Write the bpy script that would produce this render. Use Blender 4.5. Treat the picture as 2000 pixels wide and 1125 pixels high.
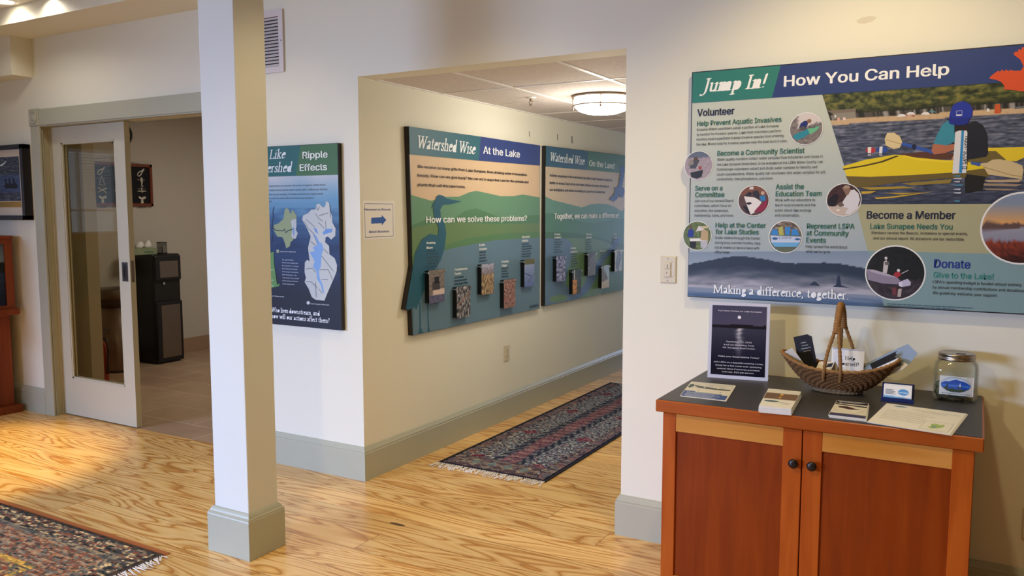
import bpy, bmesh, math, random, os
from mathutils import Vector, Matrix, noise
from mathutils.geometry import tessellate_polygon, delaunay_2d_cdt
for o in list(bpy.data.objects): bpy.data.objects.remove(o)
SC = bpy.context.scene
COL = SC.collection
PI = math.pi
random.seed(7)

# ------------------------------------------------------------------ camera
CAM = Vector((2.867, -3.383, 1.47)); YAW, PITCH, FPX = -0.52013, -0.09418, 1596.6
fw = Vector((math.sin(YAW)*math.cos(PITCH), math.cos(YAW)*math.cos(PITCH), math.sin(PITCH)))
rt = Vector((math.cos(YAW), -math.sin(YAW), 0)); up = rt.cross(fw)
cd = bpy.data.cameras.new('camera'); cam = bpy.data.objects.new('camera', cd); COL.objects.link(cam)
cd.sensor_fit = 'HORIZONTAL'; cd.sensor_width = 36; cd.lens = 36*FPX/2000; cd.clip_start = 0.05; cd.clip_end = 60
M = Matrix((rt, up, -fw)).transposed().to_4x4(); M.translation = CAM
cam.matrix_world = M; SC.camera = cam

def ray(px, py): return rt*((px-1000)/FPX) - up*((py-562.5)/FPX) + fw
def on(px, py, axis, val):
    """the point of an axis-aligned real surface (wall, table top) seen at a photo pixel: the measuring tool"""
    i = 'xyz'.index(axis); d = ray(px, py); return CAM + d*((val-CAM[i])/d[i])

# ------------------------------------------------------------------ light and exposure
SC.view_settings.view_transform = 'Standard'; SC.view_settings.look = 'None'
SC.view_settings.exposure = 0.13; SC.view_settings.gamma = 1.0; SC.view_settings.use_curve_mapping = False
w = bpy.data.worlds.new('daylight'); SC.world = w; w.use_nodes = True
w.node_tree.nodes['Background'].inputs[0].default_value = (0.62, 0.76, 1.0, 1); w.node_tree.nodes['Background'].inputs[1].default_value = 0.9

def area(name, loc, aim, sx, sy, power, color, spread=180):
    l = bpy.data.lights.new(name, 'AREA'); l.shape = 'RECTANGLE'; l.size = sx; l.size_y = sy; l.energy = power; l.color = color
    l.spread = math.radians(spread)
    o = bpy.data.objects.new(name, l); COL.objects.link(o); o.location = loc
    o.rotation_euler = (Vector(aim)-Vector(loc)).to_track_quat('-Z', 'Y').to_euler(); return o
def spot(name, loc, aim, power, color, angle=80, blend=0.6, r=0.05):
    l = bpy.data.lights.new(name, 'SPOT'); l.energy = power; l.color = color; l.spot_size = math.radians(angle); l.spot_blend = blend; l.shadow_soft_size = r
    o = bpy.data.objects.new(name, l); COL.objects.link(o); o.location = loc
    o.rotation_euler = (Vector(aim)-Vector(loc)).to_track_quat('-Z', 'Y').to_euler(); return o
COOL = (0.46, 0.60, 1.0); WARM = (1.0, 0.80, 0.44); NEUT = (1.0, 0.90, 0.76)
# daylight coming in through the windows behind the camera, at the left end of the room and at the end of the hall
area('daylight_front', (-3.4, -7.3, 1.85), (0.9, 0, -1.3), 3.0, 0.9, 126, COOL, 68)
area('daylight_left', (-6.2, -3.4, 1.5), (0, -2.0, 0.6), 2.8, 1.4, 3.5, COOL)
area('daylight_hall', (0.75, 8.6, 1.3), (0.75, 0, 0.9), 1.3, 1.9, 60, COOL)
# warm recessed downlights
for nm, loc, aim, p, a in (
        ('downlight_help', (2.5, -0.95, 2.72), (2.5, -0.3, 0.9), 42, 118), ('downlight_hallmouth', (0.9, -0.95, 2.72), (0.9, -0.5, 0), 18, 120),
        ('downlight_ripple', (-0.55, -0.9, 2.72), (-0.55, -0.4, 0), 10, 120), ('downlight_door', (-2.0, -0.75, 2.72), (-2.0, -0.6, 0), 3, 120),
        ('downlight_pool', (-2.15, -1.1, 2.72), (-2.3, -1.0, 0), 300, 44), ('downlight_room', (1.5, -2.9, 2.72), (1.2, -2.2, 0), 84, 125),
        ('downlight_far', (4.2, -2.2, 2.72), (4.0, -1.6, 0), 8, 120)):
    spot(nm, loc, aim, p, (1.0, 0.72, 0.28) if nm == 'downlight_pool' else WARM, a)
area('service_room_light', (-2.4, 2.0, 2.42), (-2.4, 2.0, 0), 0.5, 0.5, 16, (1.0, 0.92, 0.82))

# ------------------------------------------------------------------ materials
def lin(c):
    if isinstance(c, str): c = tuple(int(c[i:i+2], 16) for i in (0, 2, 4))
    return tuple((v/255/12.92 if v/255 <= .04045 else ((v/255+.055)/1.055)**2.4) for v in c)
class NT:
    def __init__(s, name):
        s.m = bpy.data.materials.new(name); s.m.use_nodes = True; s.t = s.m.node_tree; s.b = s.t.nodes['Principled BSDF']; s.out = s.t.nodes['Material Output']
    def n(s, ty, **k):
        nd = s.t.nodes.new(ty)
        for a, v in k.items():
            if a.startswith('i_'):
                key = a[2:]; nd.inputs[int(key) if key.isdigit() else key.replace('_', ' ')].default_value = v
            else: setattr(nd, a, v)
        return nd
    def l(s, a, b): s.t.links.new(a, b)
    def math(s, op, a, b=0.0):
        nd = s.n('ShaderNodeMath', operation=op)
        for i, v in enumerate((a, b)):
            if isinstance(v, (int, float)): nd.inputs[i].default_value = v
            else: s.l(v, nd.inputs[i])
        return nd.outputs[0]
    def ramp(s, fac, stops, interp='LINEAR'):
        r = s.n('ShaderNodeValToRGB'); cr = r.color_ramp; cr.interpolation = interp
        while len(cr.elements) < len(stops): cr.elements.new(0.5)
        for e, (p, c) in zip(cr.elements, stops): e.position = p; e.color = (*lin(c), 1)
        s.l(fac, r.inputs[0]); return r.outputs[0]
    def coords(s, scale=(1, 1, 1), world=False):
        if world: src = s.n('ShaderNodeNewGeometry').outputs['Position']
        else: src = s.n('ShaderNodeTexCoord').outputs['Object']
        mp = s.n('ShaderNodeMapping'); mp.inputs['Scale'].default_value = scale; s.l(src, mp.inputs[0]); return mp.outputs[0]
    def bump(s, h, strength=.2, dist=.002):
        bn = s.n('ShaderNodeBump'); bn.inputs['Strength'].default_value = strength; bn.inputs['Distance'].default_value = dist
        s.l(h, bn.inputs['Height']); s.l(bn.outputs[0], s.b.inputs['Normal'])
def paint(name, c, rough=.5, metal=0, var=.05, scale=6, bump=.0, bscale=200, spec=.5):
    """plain painted / moulded surface with a faint mottling"""
    t = NT(name); t.b.inputs['Roughness'].default_value = rough; t.b.inputs['Metallic'].default_value = metal; t.b.inputs['Specular IOR Level'].default_value = spec
    nz = t.n('ShaderNodeTexNoise', i_Scale=scale, i_Detail=3.0); t.l(t.coords(), nz.inputs['Vector'])
    L = lin(c); mx = t.n('ShaderNodeMixRGB'); mx.inputs[1].default_value = (*[v*(1-var) for v in L], 1); mx.inputs[2].default_value = (*[min(1, v*(1+var)) for v in L], 1)
    t.l(nz.outputs[0], mx.inputs[0]); t.l(mx.outputs[0], t.b.inputs['Base Color'])
    if bump:
        n2 = t.n('ShaderNodeTexNoise', i_Scale=bscale, i_Detail=2.0); t.l(t.coords(), n2.inputs['Vector']); t.bump(n2.outputs[0], bump, .001)
    return t.m
def glow(name, c, strength):
    t = NT(name); t.b.inputs['Base Color'].default_value = (*lin(c), 1); t.b.inputs['Emission Color'].default_value = (*lin(c), 1); t.b.inputs['Emission Strength'].default_value = strength; return t.m
def glass(name, tint=(1, 1, 1), refl=1.0, base=0.04):
    t = NT(name); t.t.nodes.remove(t.b)
    a = t.n('ShaderNodeBsdfTransparent'); a.inputs[0].default_value = (*tint, 1); g = t.n('ShaderNodeBsdfGlossy'); g.inputs['Roughness'].default_value = .02
    lw = t.n('ShaderNodeLayerWeight'); lw.inputs[0].default_value = .25
    f = t.math('ADD', t.math('MULTIPLY', lw.outputs['Fresnel'], refl), base)
    mx = t.n('ShaderNodeMixShader'); t.l(f, mx.inputs[0]); t.l(a.outputs[0], mx.inputs[1]); t.l(g.outputs[0], mx.inputs[2]); t.l(mx.outputs[0], t.out.inputs[0]); return t.m
def ink(name, rough=.5, bump=0, bscale=300, spec=.35):
    """printed / woven surface: flat print colours stored per corner"""
    t = NT(name); at = t.n('ShaderNodeAttribute'); at.attribute_name = 'Col'; t.l(at.outputs['Color'], t.b.inputs['Base Color'])
    t.b.inputs['Roughness'].default_value = rough; t.b.inputs['Specular IOR Level'].default_value = spec
    nz = t.n('ShaderNodeTexNoise', i_Scale=float(bscale), i_Detail=2.0); t.l(t.coords(), nz.inputs['Vector']); t.bump(nz.outputs[0], max(bump, .02), .0015)
    return t.m
def wood(name, c1, c2, axis='z', rough=.35, scale=1.0):
    t = NT(name); st = {'x': (1.2, 14, 14), 'y': (14, 1.2, 14), 'z': (14, 14, 1.2)}[axis]
    nz = t.n('ShaderNodeTexNoise', i_Scale=1.6*scale, i_Detail=4.0, i_Distortion=.6); t.l(t.coords(st, True), nz.inputs['Vector'])
    nb = t.n('ShaderNodeTexNoise', i_Scale=2.2, i_Detail=2.0); t.l(t.coords((1, 1, 1), True), nb.inputs['Vector'])
    f = t.math('ADD', t.math('MULTIPLY', nz.outputs[0], .75), t.math('MULTIPLY', nb.outputs[0], .3))
    t.l(t.ramp(f, [(.3, c1), (.72, c2)]), t.b.inputs['Base Color']); t.b.inputs['Roughness'].default_value = rough; t.b.inputs['Specular IOR Level'].default_value = .3; t.bump(nz.outputs[0], .06, .001); return t.m
def pine_floor():
    """wide plain-sawn pine boards laid along x, cathedral grain from contour lines of stretched noise"""
    t = NT('pine_floor'); pos = t.n('ShaderNodeNewGeometry').outputs['Position']; sp = t.n('ShaderNodeSeparateXYZ'); t.l(pos, sp.inputs[0])
    yb = t.math('DIVIDE', sp.outputs[1], .185); row = t.math('FLOOR', yb); wn = t.n('ShaderNodeTexWhiteNoise', noise_dimensions='1D'); t.l(row, wn.inputs['W'])
    xo = t.math('ADD', sp.outputs[0], t.math('MULTIPLY', wn.outputs[0], 7.0)); seg = t.math('FLOOR', t.math('DIVIDE', xo, 2.6))
    key = t.math('ADD', t.math('MULTIPLY', row, 7.31), t.math('MULTIPLY', seg, 3.17)); wk = t.n('ShaderNodeTexWhiteNoise', noise_dimensions='1D'); t.l(key, wk.inputs['W'])
    cv = t.n('ShaderNodeCombineXYZ'); t.l(t.math('MULTIPLY', sp.outputs[0], .8), cv.inputs[0]); t.l(t.math('MULTIPLY', sp.outputs[1], 7.0), cv.inputs[1]); t.l(t.math('MULTIPLY', wk.outputs[0], 40.0), cv.inputs[2])
    nz = t.n('ShaderNodeTexNoise', i_Scale=1.0, i_Detail=2.2, i_Roughness=.42, i_Distortion=.55); t.l(cv.outputs[0], nz.inputs['Vector'])
    band = t.math('FRACT', t.math('MULTIPLY', nz.outputs[0], 13.0))
    c = t.ramp(band, [(0, 'BC803C'), (.07, 'DDAC64'), (.4, 'F0CA86'), (.72, 'E8BC72'), (.9, 'CE9448'), (1.0, 'BC803C')])
    tn = t.n('ShaderNodeHueSaturation'); t.l(c, tn.inputs['Color']); t.l(t.math('ADD', t.math('MULTIPLY', wk.outputs[0], .22), .88), tn.inputs['Value'])
    fy = t.math('FRACT', yb); seam = t.math('MULTIPLY', t.math('GREATER_THAN', fy, .018), t.math('GREATER_THAN', t.math('FRACT', t.math('DIVIDE', xo, 2.6)), .0012))
    mx = t.n('ShaderNodeMixRGB'); mx.inputs[1].default_value = (*lin('9A6A38'), 1); t.l(seam, mx.inputs[0]); t.l(tn.outputs[0], mx.inputs[2])
    # one dark knot scar in front of the hall
    kx = t.math('DIVIDE', t.math('SUBTRACT', sp.outputs[0], KNOT.x), .045); ky = t.math('DIVIDE', t.math('SUBTRACT', sp.outputs[1], KNOT.y), .012)
    kn = t.math('LESS_THAN', t.math('ADD', t.math('MULTIPLY', kx, kx), t.math('MULTIPLY', ky, ky)), 1.0)
    m2 = t.n('ShaderNodeMixRGB'); m2.inputs[2].default_value = (*lin('5A3418'), 1); t.l(kn, m2.inputs[0]); t.l(mx.outputs[0], m2.inputs[1])
    t.l(m2.outputs[0], t.b.inputs['Base Color']); t.b.inputs['Roughness'].default_value = .3; t.bump(band, .04, .001); return t.m
def tile_floor():
    t = NT('tile_floor'); b = t.n('ShaderNodeTexBrick', offset=.5, i_Scale=1.0, i_Mortar_Size=.004, i_Brick_Width=.6, i_Row_Height=.32)
    b.inputs['Color1'].default_value = (*lin('B89C80'), 1); b.inputs['Color2'].default_value = (*lin('AC9076'), 1); b.inputs['Mortar'].default_value = (*lin('D2BEA4'), 1)
    t.l(t.coords(world=True), b.inputs['Vector']); nz = t.n('ShaderNodeTexNoise', i_Scale=4.0, i_Detail=5.0); t.l(t.coords(world=True), nz.inputs['Vector'])
    h = t.n('ShaderNodeHueSaturation'); t.l(b.outputs[0], h.inputs['Color']); t.l(t.math('ADD', t.math('MULTIPLY', nz.outputs[0], .5), .75), h.inputs['Value'])
    t.l(h.outputs[0], t.b.inputs['Base Color']); t.b.inputs['Roughness'].default_value = .4; return t.m
def ceiling_tile():
    t = NT('ceiling_tile'); nz = t.n('ShaderNodeTexNoise', i_Scale=60.0, i_Detail=4.0); t.l(t.coords(world=True), nz.inputs['Vector'])
    t.l(t.ramp(nz.outputs[0], [(.3, 'CFC2B8'), (.7, 'DCD2C9')]), t.b.inputs['Base Color']); t.b.inputs['Roughness'].default_value = .9; t.bump(nz.outputs[0], .2, .002); return t.m
def brushed(name, c, rough=.35):
    t = NT(name); nz = t.n('ShaderNodeTexNoise', i_Scale=30.0, i_Detail=2.0); t.l(t.coords((1, 1, 30)), nz.inputs['Vector'])
    t.l(t.ramp(nz.outputs[0], [(.2, tuple(int(v*.85) for v in c)), (.8, c)]), t.b.inputs['Base Color']); t.b.inputs['Metallic'].default_value = 1; t.b.inputs['Roughness'].default_value = rough; return t.m
KNOT = on(776, 1024, 'z', 0)
MT = dict(
    wall=paint('wall_paint', 'E7E4D0', .75, var=.012, scale=2, bump=.06, bscale=160), trim=paint('sage_trim_paint', 'B0B09A', .4, var=.02), jamb=paint('jamb_paint', 'B3AE8E', .45, var=.02),
    ceil=paint('ceiling_paint', 'E4E0D8', .85, var=.01), inner=paint('service_wall_paint', 'CEC6B9', .8, var=.02), stub=paint('olive_wall_paint', 'B5A888', .8, var=.02),
    pine=pine_floor(), tile=tile_floor(), tbase=paint('tile_base', 'A88C72', .4, var=.1), ctile=ceiling_tile(), grid=paint('grid_white', 'E8E4DE', .5),
    cherry=wood('cherry_panel', '742800', '943E06', 'z'), cherryx=wood('cherry_rail', 'C27C2A', 'DA9C4C', 'x'), cherrys=wood('cherry_stile', '9E400A', 'BE601A', 'z'), cherrye=wood('cherry_edge', '94420E', 'B05A1C', 'x'),
    kiosk=wood('kiosk_cherry', '6E2F12', '8C431C', 'z'), slate=paint('slate_laminate', '3C3A3A', .45, var=.16, scale=14), black=paint('black_plastic', '121214', .35, var=.1), blackm=paint('black_frame', '17110F', .4),
    blackedge=paint('board_edge', '1B1616', .5), knob=paint('bronze_knob', '2E2826', .35, .6), ivory=paint('ivory_plastic', 'D3C8AC', .4), dark=paint('dark_slot', '1A1714', .6), white=paint('white_paper', 'F0EDE6', .6, var=.01),
    vent=paint('white_vent', 'D9D2CE', .5), chrome=paint('chrome', 'C9C9C9', .15, 1), steel=brushed('brushed_steel', (150, 138, 126)), bronze=paint('satin_nickel', '9A8878', .3, .9), ink=ink('print_ink'), inkgloss=ink('print_gloss', .22), rug=ink('woven_pile', .95, .9, 260, .05),
    fringe=paint('cotton_fringe', 'EAE2D6', .9), stripe=paint('rug_stripe', 'A8602C', .8), acrylic=paint('acrylic_edge', 'D5D6E4', .15), clear=glass('clear_acrylic', (.97, .97, .98), .5, .03),
    glass=glass('door_glass', (.90, .88, .80), .10, .004), jar=glass('jar_glass', (.975, .985, .98), .45, .015), rope=paint('seagrass', '6E4A24', .8, var=.4, scale=45, bump=.5, bscale=120), rope2=paint('seagrass_light', '906636', .8, var=.3, scale=60, bump=.5, bscale=120),
    ropef=paint('seagrass_grey', '7A6A52', .85, var=.3, scale=60), lidm=brushed('jar_lid_metal', (176, 164, 150), .3), coin=paint('coins', '8E8674', .4, .7, var=.3, scale=60), bill=paint('banknote', '6F7660', .8, var=.3, scale=40),
    navy=paint('navy_acrylic', '1E2C5C', .15), red=paint('extinguisher_red', 'A0301C', .3), lamp=glow('lamp_glass', 'FFF3E4', 9.0), canglow=glow('can_glow', 'FFF1DC', 14.0), screw=paint('screw', '8A8278', .35, .8), blind=paint('blind_white', 'E8E8E4', .6), slotbrown=paint('frame_red', '7A3A22', .4, var=.15))

# ------------------------------------------------------------------ mesh tools
class MB:
    """collects shapes and links them as ONE mesh object"""
    def __init__(s): s.v = []; s.f = []; s.m = []; s.c = []; s.sm = []
    def face(s, idx, mi=0, col=None, smooth=False): s.f.append(tuple(idx)); s.m.append(mi); s.c.append(col); s.sm.append(smooth)
    def add(s, vs, fs, mi=0, col=None, smooth=False):
        o = len(s.v); s.v += [tuple(v) for v in vs]
        for f in fs: s.face([i+o for i in f], mi, col, smooth)
    def bm(s, bm, mi=0, smooth=False, col=None):
        bm.verts.index_update(); s.add([v.co.copy() for v in bm.verts], [[v.index for v in f.verts] for f in bm.faces], mi, col, smooth); bm.free(); return s
    def box(s, a, b, mi=0, bev=0, mat=None, seg=1, col=None):
        bm = bmesh.new(); bmesh.ops.create_cube(bm, size=1)
        a, b = Vector(a), Vector(b)
        for v in bm.verts: v.co = Vector(((a[i]+b[i])/2 + v.co[i]*abs(b[i]-a[i]) for i in range(3)))
        if bev: bmesh.ops.bevel(bm, geom=list(bm.edges), offset=bev, segments=seg, affect='EDGES', profile=.5)
        if mat is not None: bmesh.ops.transform(bm, matrix=mat, verts=bm.verts)
        return s.bm(bm, mi, False, col)
    def prism(s, pts, h0, h1, fn, mi=0, col=None):
        """polygon pts (2D) between heights h0 and h1; fn(u, v, h) gives the 3D point"""
        n = len(pts); o = len(s.v)
        s.v += [tuple(fn(u, v, h0)) for u, v in pts] + [tuple(fn(u, v, h1)) for u, v in pts]
        for t in tessellate_polygon([[Vector((u, v, 0)) for u, v in pts]]):
            s.face([o+t[0], o+t[1], o+t[2]], mi, col); s.face([o+n+t[2], o+n+t[1], o+n+t[0]], mi, col)
        for i in range(n): s.face([o+i, o+(i+1) % n, o+n+(i+1) % n, o+n+i], mi, col)
        return s
    def tube(s, path, r, n=8, mi=0, col=None, closed=False):
        path = [Vector(p) for p in path]; L = len(path); o = len(s.v); nrm = None
        for i, p in enumerate(path):
            a = path[(i-1) % L] if (closed or i) else path[0]; b = path[(i+1) % L] if (closed or i < L-1) else path[-1]
            d = (b-a).normalized()
            if nrm is None: nrm = d.orthogonal().normalized()
            else: nrm = (nrm-d*nrm.dot(d)).normalized()
            bi = d.cross(nrm); rr = r[i] if isinstance(r, (list, tuple)) else r
            s.v += [tuple(p+(nrm*math.cos(2*PI*k/n)+bi*math.sin(2*PI*k/n))*rr) for k in range(n)]
        for i in range(L if closed else L-1):
            for k in range(n): s.face([o+i*n+k, o+i*n+(k+1) % n, o+((i+1) % L)*n+(k+1) % n, o+((i+1) % L)*n+k], mi, col, True)
        if not closed: s.face([o+k for k in range(n)][::-1], mi, col); s.face([o+(L-1)*n+k for k in range(n)], mi, col)
        return s
    def loft(s, rings, mi=0, cap0=True, cap1=True, col=None, smooth=True):
        n = len(rings[0]); o = len(s.v)
        for r in rings: s.v += [tuple(p) for p in r]
        for i in range(len(rings)-1):
            for k in range(n): s.face([o+i*n+k, o+i*n+(k+1) % n, o+(i+1)*n+(k+1) % n, o+(i+1)*n+k], mi, col, smooth)
        if cap0: s.face([o+k for k in range(n)][::-1], mi, col)
        if cap1: s.face([o+(len(rings)-1)*n+k for k in range(n)], mi, col)
        return s
    def lathe(s, c, prof, n=32, mi=0, col=None, smooth=True, caps=True):
        return s.loft([[(c[0]+r*math.cos(2*PI*k/n), c[1]+r*math.sin(2*PI*k/n), c[2]+z) for k in range(n)] for r, z in prof], mi, caps, caps, col, smooth)
    def disc(s, p, nrm, r, h, n=16, mi=0, col=None):
        p = Vector(p); nrm = Vector(nrm).normalized(); a = nrm.orthogonal().normalized(); b = nrm.cross(a)
        return s.loft([[p+nrm*hh+(a*math.cos(2*PI*k/n)+b*math.sin(2*PI*k/n))*r for k in range(n)] for hh in (0, h)], mi, True, True, col, False)
    def build(s, name, mats, parent=None, loc=None):
        if not isinstance(mats, (list, tuple)): mats = [mats]
        me = bpy.data.meshes.new(name); o = bpy.data.objects.new(name, me)
        base = Vector((0, 0, 0))
        if parent is not None: base = parent.location if parent.parent is None else parent.parent.location
        if loc is not None: base = Vector(loc)
        me.from_pydata([tuple(Vector(v)-base) for v in s.v], [], s.f)
        for m in mats: me.materials.append(m)
        me.polygons.foreach_set('material_index', s.m); me.polygons.foreach_set('use_smooth', s.sm)
        if any(c is not None for c in s.c):
            at = me.color_attributes.new('Col', 'FLOAT_COLOR', 'CORNER'); buf = []
            for f, c in zip(s.f, s.c):
                if c is None: c = (.5, .5, .5)
                if isinstance(c[0], (tuple, list)):
                    for cc in c: buf += [cc[0], cc[1], cc[2], 1]
                else: buf += [c[0], c[1], c[2], 1]*len(f)
            at.data.foreach_set('color', buf)
        me.update(); COL.objects.link(o)
        if loc is not None: o.location = loc
        if parent is not None:
            o.parent = parent
        return o
def tag(o, label, cat, group=None):
    o['label'] = label; o['category'] = cat
    if group: o['group'] = group
    return o
def thing(name, label, cat, loc, group=None):
    o = bpy.data.objects.new(name, None); o.empty_display_size = .05; o.location = loc; COL.objects.link(o); return tag(o, label, cat, group)
def struct(o): o['kind'] = 'structure'; return o
def part(o, label): o['label'] = label; return o

# ------------------------------------------------------------------ lettering
FONT = None
for d in (bpy.utils.resource_path('LOCAL'), os.path.dirname(bpy.app.binary_path)+'/4.5'):
    p = os.path.join(d or '', 'datafiles', 'fonts', 'Inter.woff2')
    if FONT is None and os.path.exists(p):
        try: FONT = bpy.data.fonts.load(p)
        except Exception: FONT = None
_tc = {}
def sans(txt, bold=0.0):
    """outline a line of sans lettering: verts, faces, xmin, xmax, capheight"""
    k = (txt, bold)
    if k not in _tc:
        cu = bpy.data.curves.new('t', 'FONT'); cu.body = txt; cu.offset = min(bold, .03)*.3; cu.resolution_u = 2
        if FONT: cu.font = FONT
        ob = bpy.data.objects.new('t', cu); COL.objects.link(ob); dg = bpy.context.evaluated_depsgraph_get(); me = bpy.data.meshes.new_from_object(ob.evaluated_get(dg))
        vs = [(v.co.x, v.co.y) for v in me.vertices]; fs = [tuple(p.vertices) for p in me.polygons]
        bpy.data.objects.remove(ob); bpy.data.meshes.remove(me); bpy.data.curves.remove(cu)
        xs = [v[0] for v in vs] or [0, 1]; _tc[k] = (vs, fs, min(xs), max(xs), .73)
    return _tc[k]
def _arc(cx, cy, rx, ry, a0, a1, n=10): return [(cx+rx*math.cos(math.radians(a0+(a1-a0)*i/n)), cy+ry*math.sin(math.radians(a0+(a1-a0)*i/n))) for i in range(n+1)]
def _spl(*p):
    out = []; q = [p[0]]+list(p)+[p[-1]]
    for i in range(1, len(q)-2):
        for j in range(5):
            t = j/5; a, b, c, d = q[i-1], q[i], q[i+1], q[i+2]
            out.append(tuple(.5*(2*b[k]+(c[k]-a[k])*t+(2*a[k]-5*b[k]+4*c[k]-d[k])*t*t+(3*b[k]-a[k]-3*c[k]+d[k])*t**3) for k in (0, 1)))
    return out+[p[-1]]
def _foot(x, y=0): return [(x-.075, y+.012), (x+.075, y+.012)]
def _stem(x, y0, y1, foot=True, flag=True):
    r = [[(x, y0+.01), (x, y1-.02)]]
    if foot: r.append(_foot(x, y0))
    if flag: r.append([(x-.075, y1-.055), (x-.01, y1-.015)])
    return r
def _arch(x): return [_spl((x, .29), (x+.07, .39), (x+.15, .42), (x+.22, .38), (x+.24, .28), (x+.24, .01)), _foot(x+.24)]
GL = {  # broad-nib serif letters: (strokes, advance)
    'n': (_stem(.09, 0, .44)+_arch(.09), .45), 'm': (_stem(.09, 0, .44)+_arch(.09)+_arch(.33), .69), 'h': (_stem(.09, 0, .72)+_arch(.09), .45),
    'u': ([_spl((.09, .42), (.09, .14), (.13, .03), (.21, .02), (.32, .12)), [(.02, .42), (.09, .42)]]+_stem(.33, 0, .44), .44),
    'i': (_stem(.09, 0, .44)+[[(.085, .6), (.095, .6)]], .21), 'l': (_stem(.09, 0, .72), .21), 'r': (_stem(.09, 0, .44)+[_spl((.09, .28), (.14, .39), (.2, .42), (.25, .4))], .3),
    'a': ([_spl((.07, .35), (.12, .42), (.2, .42), (.27, .36), (.275, .1), (.31, .02), (.36, .05)), _spl((.27, .26), (.16, .21), (.07, .14), (.08, .03), (.16, .01), (.27, .1))], .39),
    'c': ([_spl((.32, .35), (.27, .42), (.19, .425), (.09, .34), (.065, .2), (.11, .05), (.2, .005), (.33, .09))], .36),
    'e': ([_spl((.08, .245), (.32, .255), (.31, .37), (.21, .43), (.1, .36), (.065, .2), (.11, .05), (.2, .005), (.33, .09))], .37),
    'o': ([_arc(.22, .21, .15, .205, 0, 360, 18)], .44), 's': ([_spl((.25, .35), (.2, .42), (.11, .41), (.075, .33), (.13, .25), (.23, .18), (.25, .08), (.18, .005), (.08, .03), (.055, .1))], .32),
    'd': ([_arc(.2, .2, .135, .2, 20, 340, 14)]+_stem(.335, 0, .72), .44), 'p': ([_arc(.24, .21, .135, .2, -160, 160, 14)]+_stem(.1, -.22, .44), .44),
    'g': ([_arc(.19, .28, .11, .135, 0, 360, 14), _spl((.12, .17), (.08, .1), (.14, .05), (.28, .03), (.33, -.06), (.27, -.17), (.15, -.2), (.06, -.14), (.08, -.03), (.14, .05)), [(.28, .36), (.36, .41)]], .38),
    'f': ([_spl((.3, .64), (.26, .7), (.19, .69), (.13, .6), (.125, .4), (.125, .01)), _foot(.125), [(.03, .415), (.24, .415)]], .27), 't': ([_spl((.13, .56), (.125, .3), (.125, .1), (.17, .015), (.26, .06)), [(.04, .415), (.25, .415)]], .28),
    'v': ([[(.07, .42), (.2, .02)], [(.2, .02), (.32, .42)], [(.01, .42), (.13, .42)], [(.26, .42), (.38, .42)]], .39), 'w': ([[(.07, .42), (.18, .02)], [(.18, .02), (.3, .42)], [(.3, .42), (.41, .02)], [(.41, .02), (.53, .42)], [(.01, .42), (.13, .42)], [(.47, .42), (.58, .42)]], .6),
    'k': (_stem(.09, 0, .72)+[[(.1, .2), (.29, .41)], [(.16, .26), (.34, .01)], [(.24, .42), (.35, .42)], [(.29, .012), (.4, .012)]], .42),
    'W': ([[(.1, .65), (.27, .02)], [(.27, .02), (.44, .63)], [(.42, .63), (.6, .02)], [(.6, .02), (.78, .65)], [(.01, .65), (.19, .65)], [(.34, .65), (.5, .65)], [(.7, .65), (.86, .65)]], .88),
    'M': ([[(.12, .01), (.15, .65)], [(.15, .65), (.42, .03)], [(.42, .03), (.7, .65)], [(.7, .65), (.73, .01)], _foot(.12), _foot(.73), [(.06, .65), (.16, .65)], [(.69, .65), (.8, .65)]], .85),
    'L': (_stem(.13, 0, .66, True, False)+[_foot(.13, .635), [(.13, .012), (.42, .012)], [(.42, .012), (.46, .14)]], .5), 'I': (_stem(.15, 0, .66, True, False)+[_foot(.15, .635)], .31),
    'J': ([_spl((.17, .65), (.17, .1), (.13, -.08), (.02, -.17), (-.06, -.13)), _foot(.17, .635)], .31), 'T': (_stem(.29, 0, .66, True, False)+[[(.04, .64), (.54, .64)], [(.04, .64), (.03, .5)], [(.54, .64), (.55, .5)]], .58),
    'H': (_stem(.13, 0, .66, True, False)+_stem(.53, 0, .66, True, False)+[_foot(.13, .635), _foot(.53, .635), [(.13, .34), (.53, .34)]], .66),
    'Y': ([[(.1, .65), (.29, .33)], [(.29, .33), (.48, .65)], [(.29, .33), (.29, .01)], _foot(.29), [(.02, .65), (.2, .65)], [(.4, .65), (.57, .65)]], .58),
    ',': ([_spl((.1, .04), (.11, -.02), (.06, -.1))], .2), '.': ([[(.09, .035), (.1, .035)]], .2), '!': ([[(.12, .65), (.1, .2)], [(.095, .035), (.105, .035)]], .22),
    '?': ([_spl((.07, .53), (.12, .64), (.22, .65), (.29, .55), (.25, .43), (.18, .32), (.18, .18)), [(.175, .035), (.185, .035)]], .36), ' ': ([], .22)}
_gc = {}
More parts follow.
